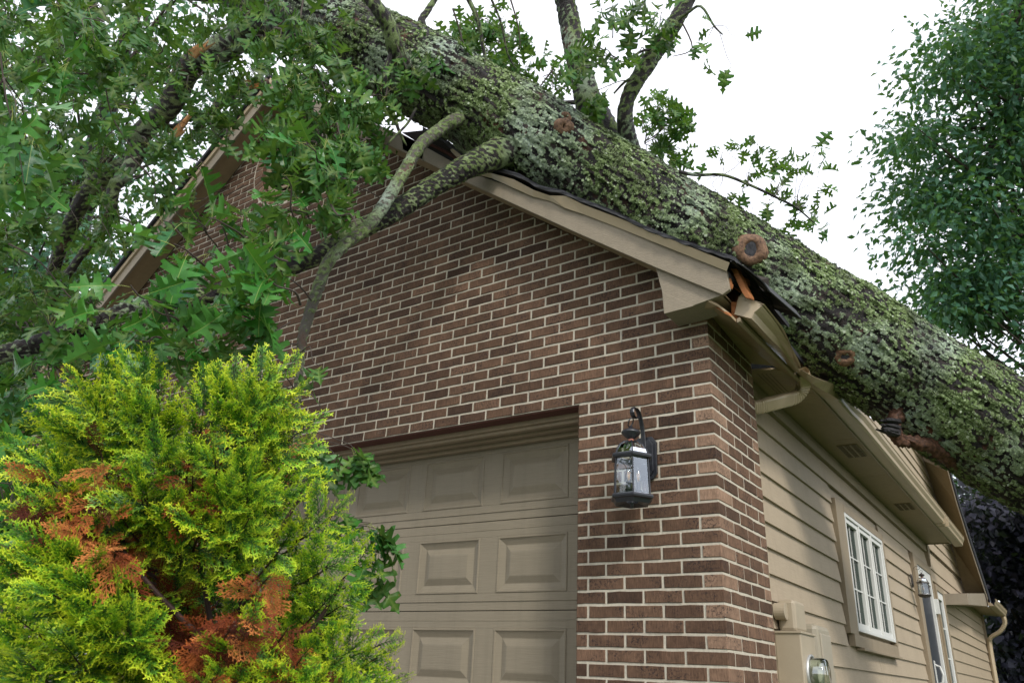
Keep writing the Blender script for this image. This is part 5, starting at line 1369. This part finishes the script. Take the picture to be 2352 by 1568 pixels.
FR = [frond_arrays(200+k) for k in range(8)]; FD = [frond_arrays(300+k, True) for k in range(4)]
shrub = thing('golden_cypress_shrub', 'golden-green cypress shrub with browned dead sprays in front of the garage door', 'shrub')
FME = [fast_mesh('frond', V, F, FROND, np.full(len(V), .15*k % 1), {'tip': tp}) for k, (V, F, tp) in enumerate(FR)]
FDE = [fast_mesh('dead_frond', V, F, FRONDD, np.full(len(V), .25*k % 1), {'tip': tp}) for k, (V, F, tp) in enumerate(FD)]
SR = random.Random(5); fr_list = []
stem = MB()
AXU, AXT = 430, 2.30
def plume(tip, t, dead=False, L=None, n=11, size=.115, base=None):
    u, v = tip; size = size*((1.22+.35*max(0, min(1, (v-1150)/350))*(u < 420)) if not dead else .95); n = n-1
    if base is None: base = (AXU+(u-AXU)*.38, v+SR.uniform(70, 190), t+(AXT+.15-t)*.75)
    P1 = at(u, v, t); P0 = at(*base); P1 = P1-unit(P1-P0)*size*.72
    mid = (P0+P1)/2+np.array([0, 0, -.03])+np.array([SR.gauss(0, .015) for _ in range(3)])
    pts = spline([P0, mid, P1], 8); m = len(pts)
    stem.tube(pts, list(np.linspace(.0065, .0016, m)), 5)
    tn = SR.random()
    for k in range(n):
        f = .22+.78*(k/(n-1))**.85; i = min(m-2, int(f*(m-1))); p = pts[i]; dr = unit(pts[min(i+1, m-1)]-pts[max(0, i-1)])
        sd = unit(np.cross(dr, VF)); w = SR.uniform(-1, 1)
        if k == n-1: d = dr; s = size*.9
        else:
            d = unit(dr*.75+sd*(1 if k % 2 else -1)*SR.uniform(.35, .9)-VF*SR.uniform(-.15, .6)+np.array([0, 0, SR.uniform(-.25, .1)])); s = size*SR.uniform(.8, 1.2)*(1.15-.35*f)
        if dead: d = unit(d+np.array([0, 0, -.35]))
        nr = unit(-VF*.8+np.array([0, 0, .75])+unit([SR.gauss(0, 1), SR.gauss(0, 1), SR.gauss(0, 1)])*.55)
        fr_list.append((p, d, nr, s, dead, (tn+SR.uniform(-.15, .15)) % 1))
edge_tips = [(140,850,2.2),(215,822,2.25),(285,806,2.25),(345,850,2.25),(330,890,2.2),(480,828,2.3),(565,812,2.35),(625,808,2.35),(692,795,2.4),(700,835,2.4),(640,855,2.35),(60,955,2.15),(5,1018,2.15),(55,1062,2.1),(115,985,2.2),(180,905,2.2),(735,960,2.35),(730,1010,2.35),(700,905,2.4),(690,1060,2.35),(735,1095,2.3),(690,1130,2.25),(770,1180,2.2),(822,1155,2.2),(826,1235,2.15),(866,1280,2.15),(862,1322,2.1),(836,1372,2.1),(800,1290,2.1),(790,1350,2.05),(932,1455,2.05),(925,1495,2.0),(932,1560,1.95),(875,1455,2.05),(800,1450,2.0),(835,1490,1.95),(780,1520,1.95),
             (35,1235,1.95),(85,1240,1.95),(130,1265,1.95),(-10,1120,2.05),(-20,1290,1.95),(-10,1400,1.85),(60,1340,1.85),(160,1330,1.85),(0,1500,1.75),(200,1280,2.0)]
dead_e = [((150,1115),140,100,.75),((215,1010),90,50,.6),((520,1490),165,75,.5),((585,1385),80,60,.5),((700,1440),70,60,.35)]
def isdead(u, v):
    for (c, a, b, p) in dead_e:
        if ((u-c[0])/a)**2+((v-c[1])/b)**2 < 1: return SR.random() < p
    return SR.random() < .03
for (u, v, t) in edge_tips: plume((u, v+(48 if 400 < u < 720 and v < 900 else 18 if v < 900 else 0)), t, n=12)
SHP = [(180,900),(290,850),(350,890),(480,920),(640,905),(680,930),(680,1000),(670,1100),(710,1200),(790,1240),(810,1330),(770,1420),(860,1490),(880,1640),(-40,1640),(-40,1240),(60,1220),(20,1150),(10,1060),(90,1000)]
k = 0
while k < 66:
    u, v = SR.uniform(-40, 900), SR.uniform(850, 1640)
    if not inside(SHP, u, v): continue
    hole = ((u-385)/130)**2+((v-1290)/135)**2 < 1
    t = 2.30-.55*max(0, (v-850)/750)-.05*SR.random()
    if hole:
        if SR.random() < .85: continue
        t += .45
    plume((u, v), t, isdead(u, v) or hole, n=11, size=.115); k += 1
for (u, v, t) in [(20,1180,2.05),(80,1170,2.05),(150,1140,2.05),(60,1150,2.1),(200,1000,2.15),(240,1050,2.15),(130,1190,2.0),(260,1150,2.2),(450,1420,2.0),(520,1400,2.0),(600,1400,1.95),(640,1300,2.0),(500,1470,1.95),(700,1470,1.9),(640,1500,1.9),(460,1520,1.85),(380,1380,2.3),(300,1220,2.4)]:
    plume((u, v), t, True, n=11, size=.105)
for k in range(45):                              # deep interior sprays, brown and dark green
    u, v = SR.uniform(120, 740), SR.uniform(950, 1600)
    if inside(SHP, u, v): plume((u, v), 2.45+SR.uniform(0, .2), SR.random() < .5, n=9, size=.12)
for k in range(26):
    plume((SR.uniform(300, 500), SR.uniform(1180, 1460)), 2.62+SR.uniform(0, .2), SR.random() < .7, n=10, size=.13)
for pts in ([(560,1500,2.3),(545,1300,2.32),(520,1180,2.33),(500,1060,2.35),(590,960,2.36),(585,880,2.38)], [(520,1600,2.2),(470,1350,2.3),(455,1180,2.35),(440,1000,2.4)], [(540,1180,2.3),(500,1130,2.28),(470,1080,2.26),(440,1010,2.25)], [(560,1320,2.25),(640,1220,2.25),(700,1120,2.28)], [(500,1500,2.2),(350,1350,2.2),(230,1200,2.2),(120,1100,2.2)], [(620,1560,2.1),(720,1440,2.12),(790,1330,2.14)]):
    P = spline([at(*p) for p in pts], 6); g = MB(); g.tube(P, list(np.linspace(.009, .004, len(P))), 8); g.obj('stem', CBARK, shrub)
fb = at(470, 1600, 2.35); g = MB(); g.tube([(fb[0], fb[1], -2.68), (fb[0]+.02, fb[1], -2.3), tuple(fb)], [.045, .035, .02], 10); g.obj('trunk', CBARK, shrub)
link('shoots', stem.mesh('shoots', CBARK), shrub, kind='stuff')
vis = []
for q in fr_list:
    u, v, z = pix(q[0]+q[1]*q[3]*.5); vis.append((z if (-60 < u < 2400 and 780 < v < 1620) else 99, q))
vis.sort(key=lambda x: x[0])
for z, (p, d, nr, s, dead, tn) in vis[:300]:
    o = bpy.data.objects.new('dead_frond' if dead else 'frond', (FDE if dead else FME)[SR.randrange(4 if dead else 8)]); COL.objects.link(o); o.parent = shrub
    b = unit(np.cross(nr, d)); nn = np.cross(d, b); M_ = Matrix.Identity(4)
    for i in range(3): M_[i][0] = d[i]*s; M_[i][1] = b[i]*s; M_[i][2] = nn[i]*s; M_[i][3] = p[i]
    o.matrix_world = M_
for flag, nm, mt, src in ((False, 'frond_mass', FROND, FR), (True, 'dead_frond_mass', FRONDD, FD)):
    Vs, Fs, ts, tps = [], [], [], []; o = 0
    for z, (p, d, nr, s, dead, tn) in vis[300:]:
        if dead != flag: continue
        V, F, tp = src[SR.randrange(len(src))]; Vs.append(place(V, p, d, nr, s)); Fs.append(F+o); ts.append(np.full(len(V), tn)); tps.append(tp); o += len(V)
    if Vs: link(nm, fast_mesh(nm, np.vstack(Vs), np.vstack(Fs), mt, np.concatenate(ts), {'tip': np.concatenate(tps)}), shrub, kind='stuff')
print('fronds', len(fr_list), 'tris per frond', len(FR[0][1]))
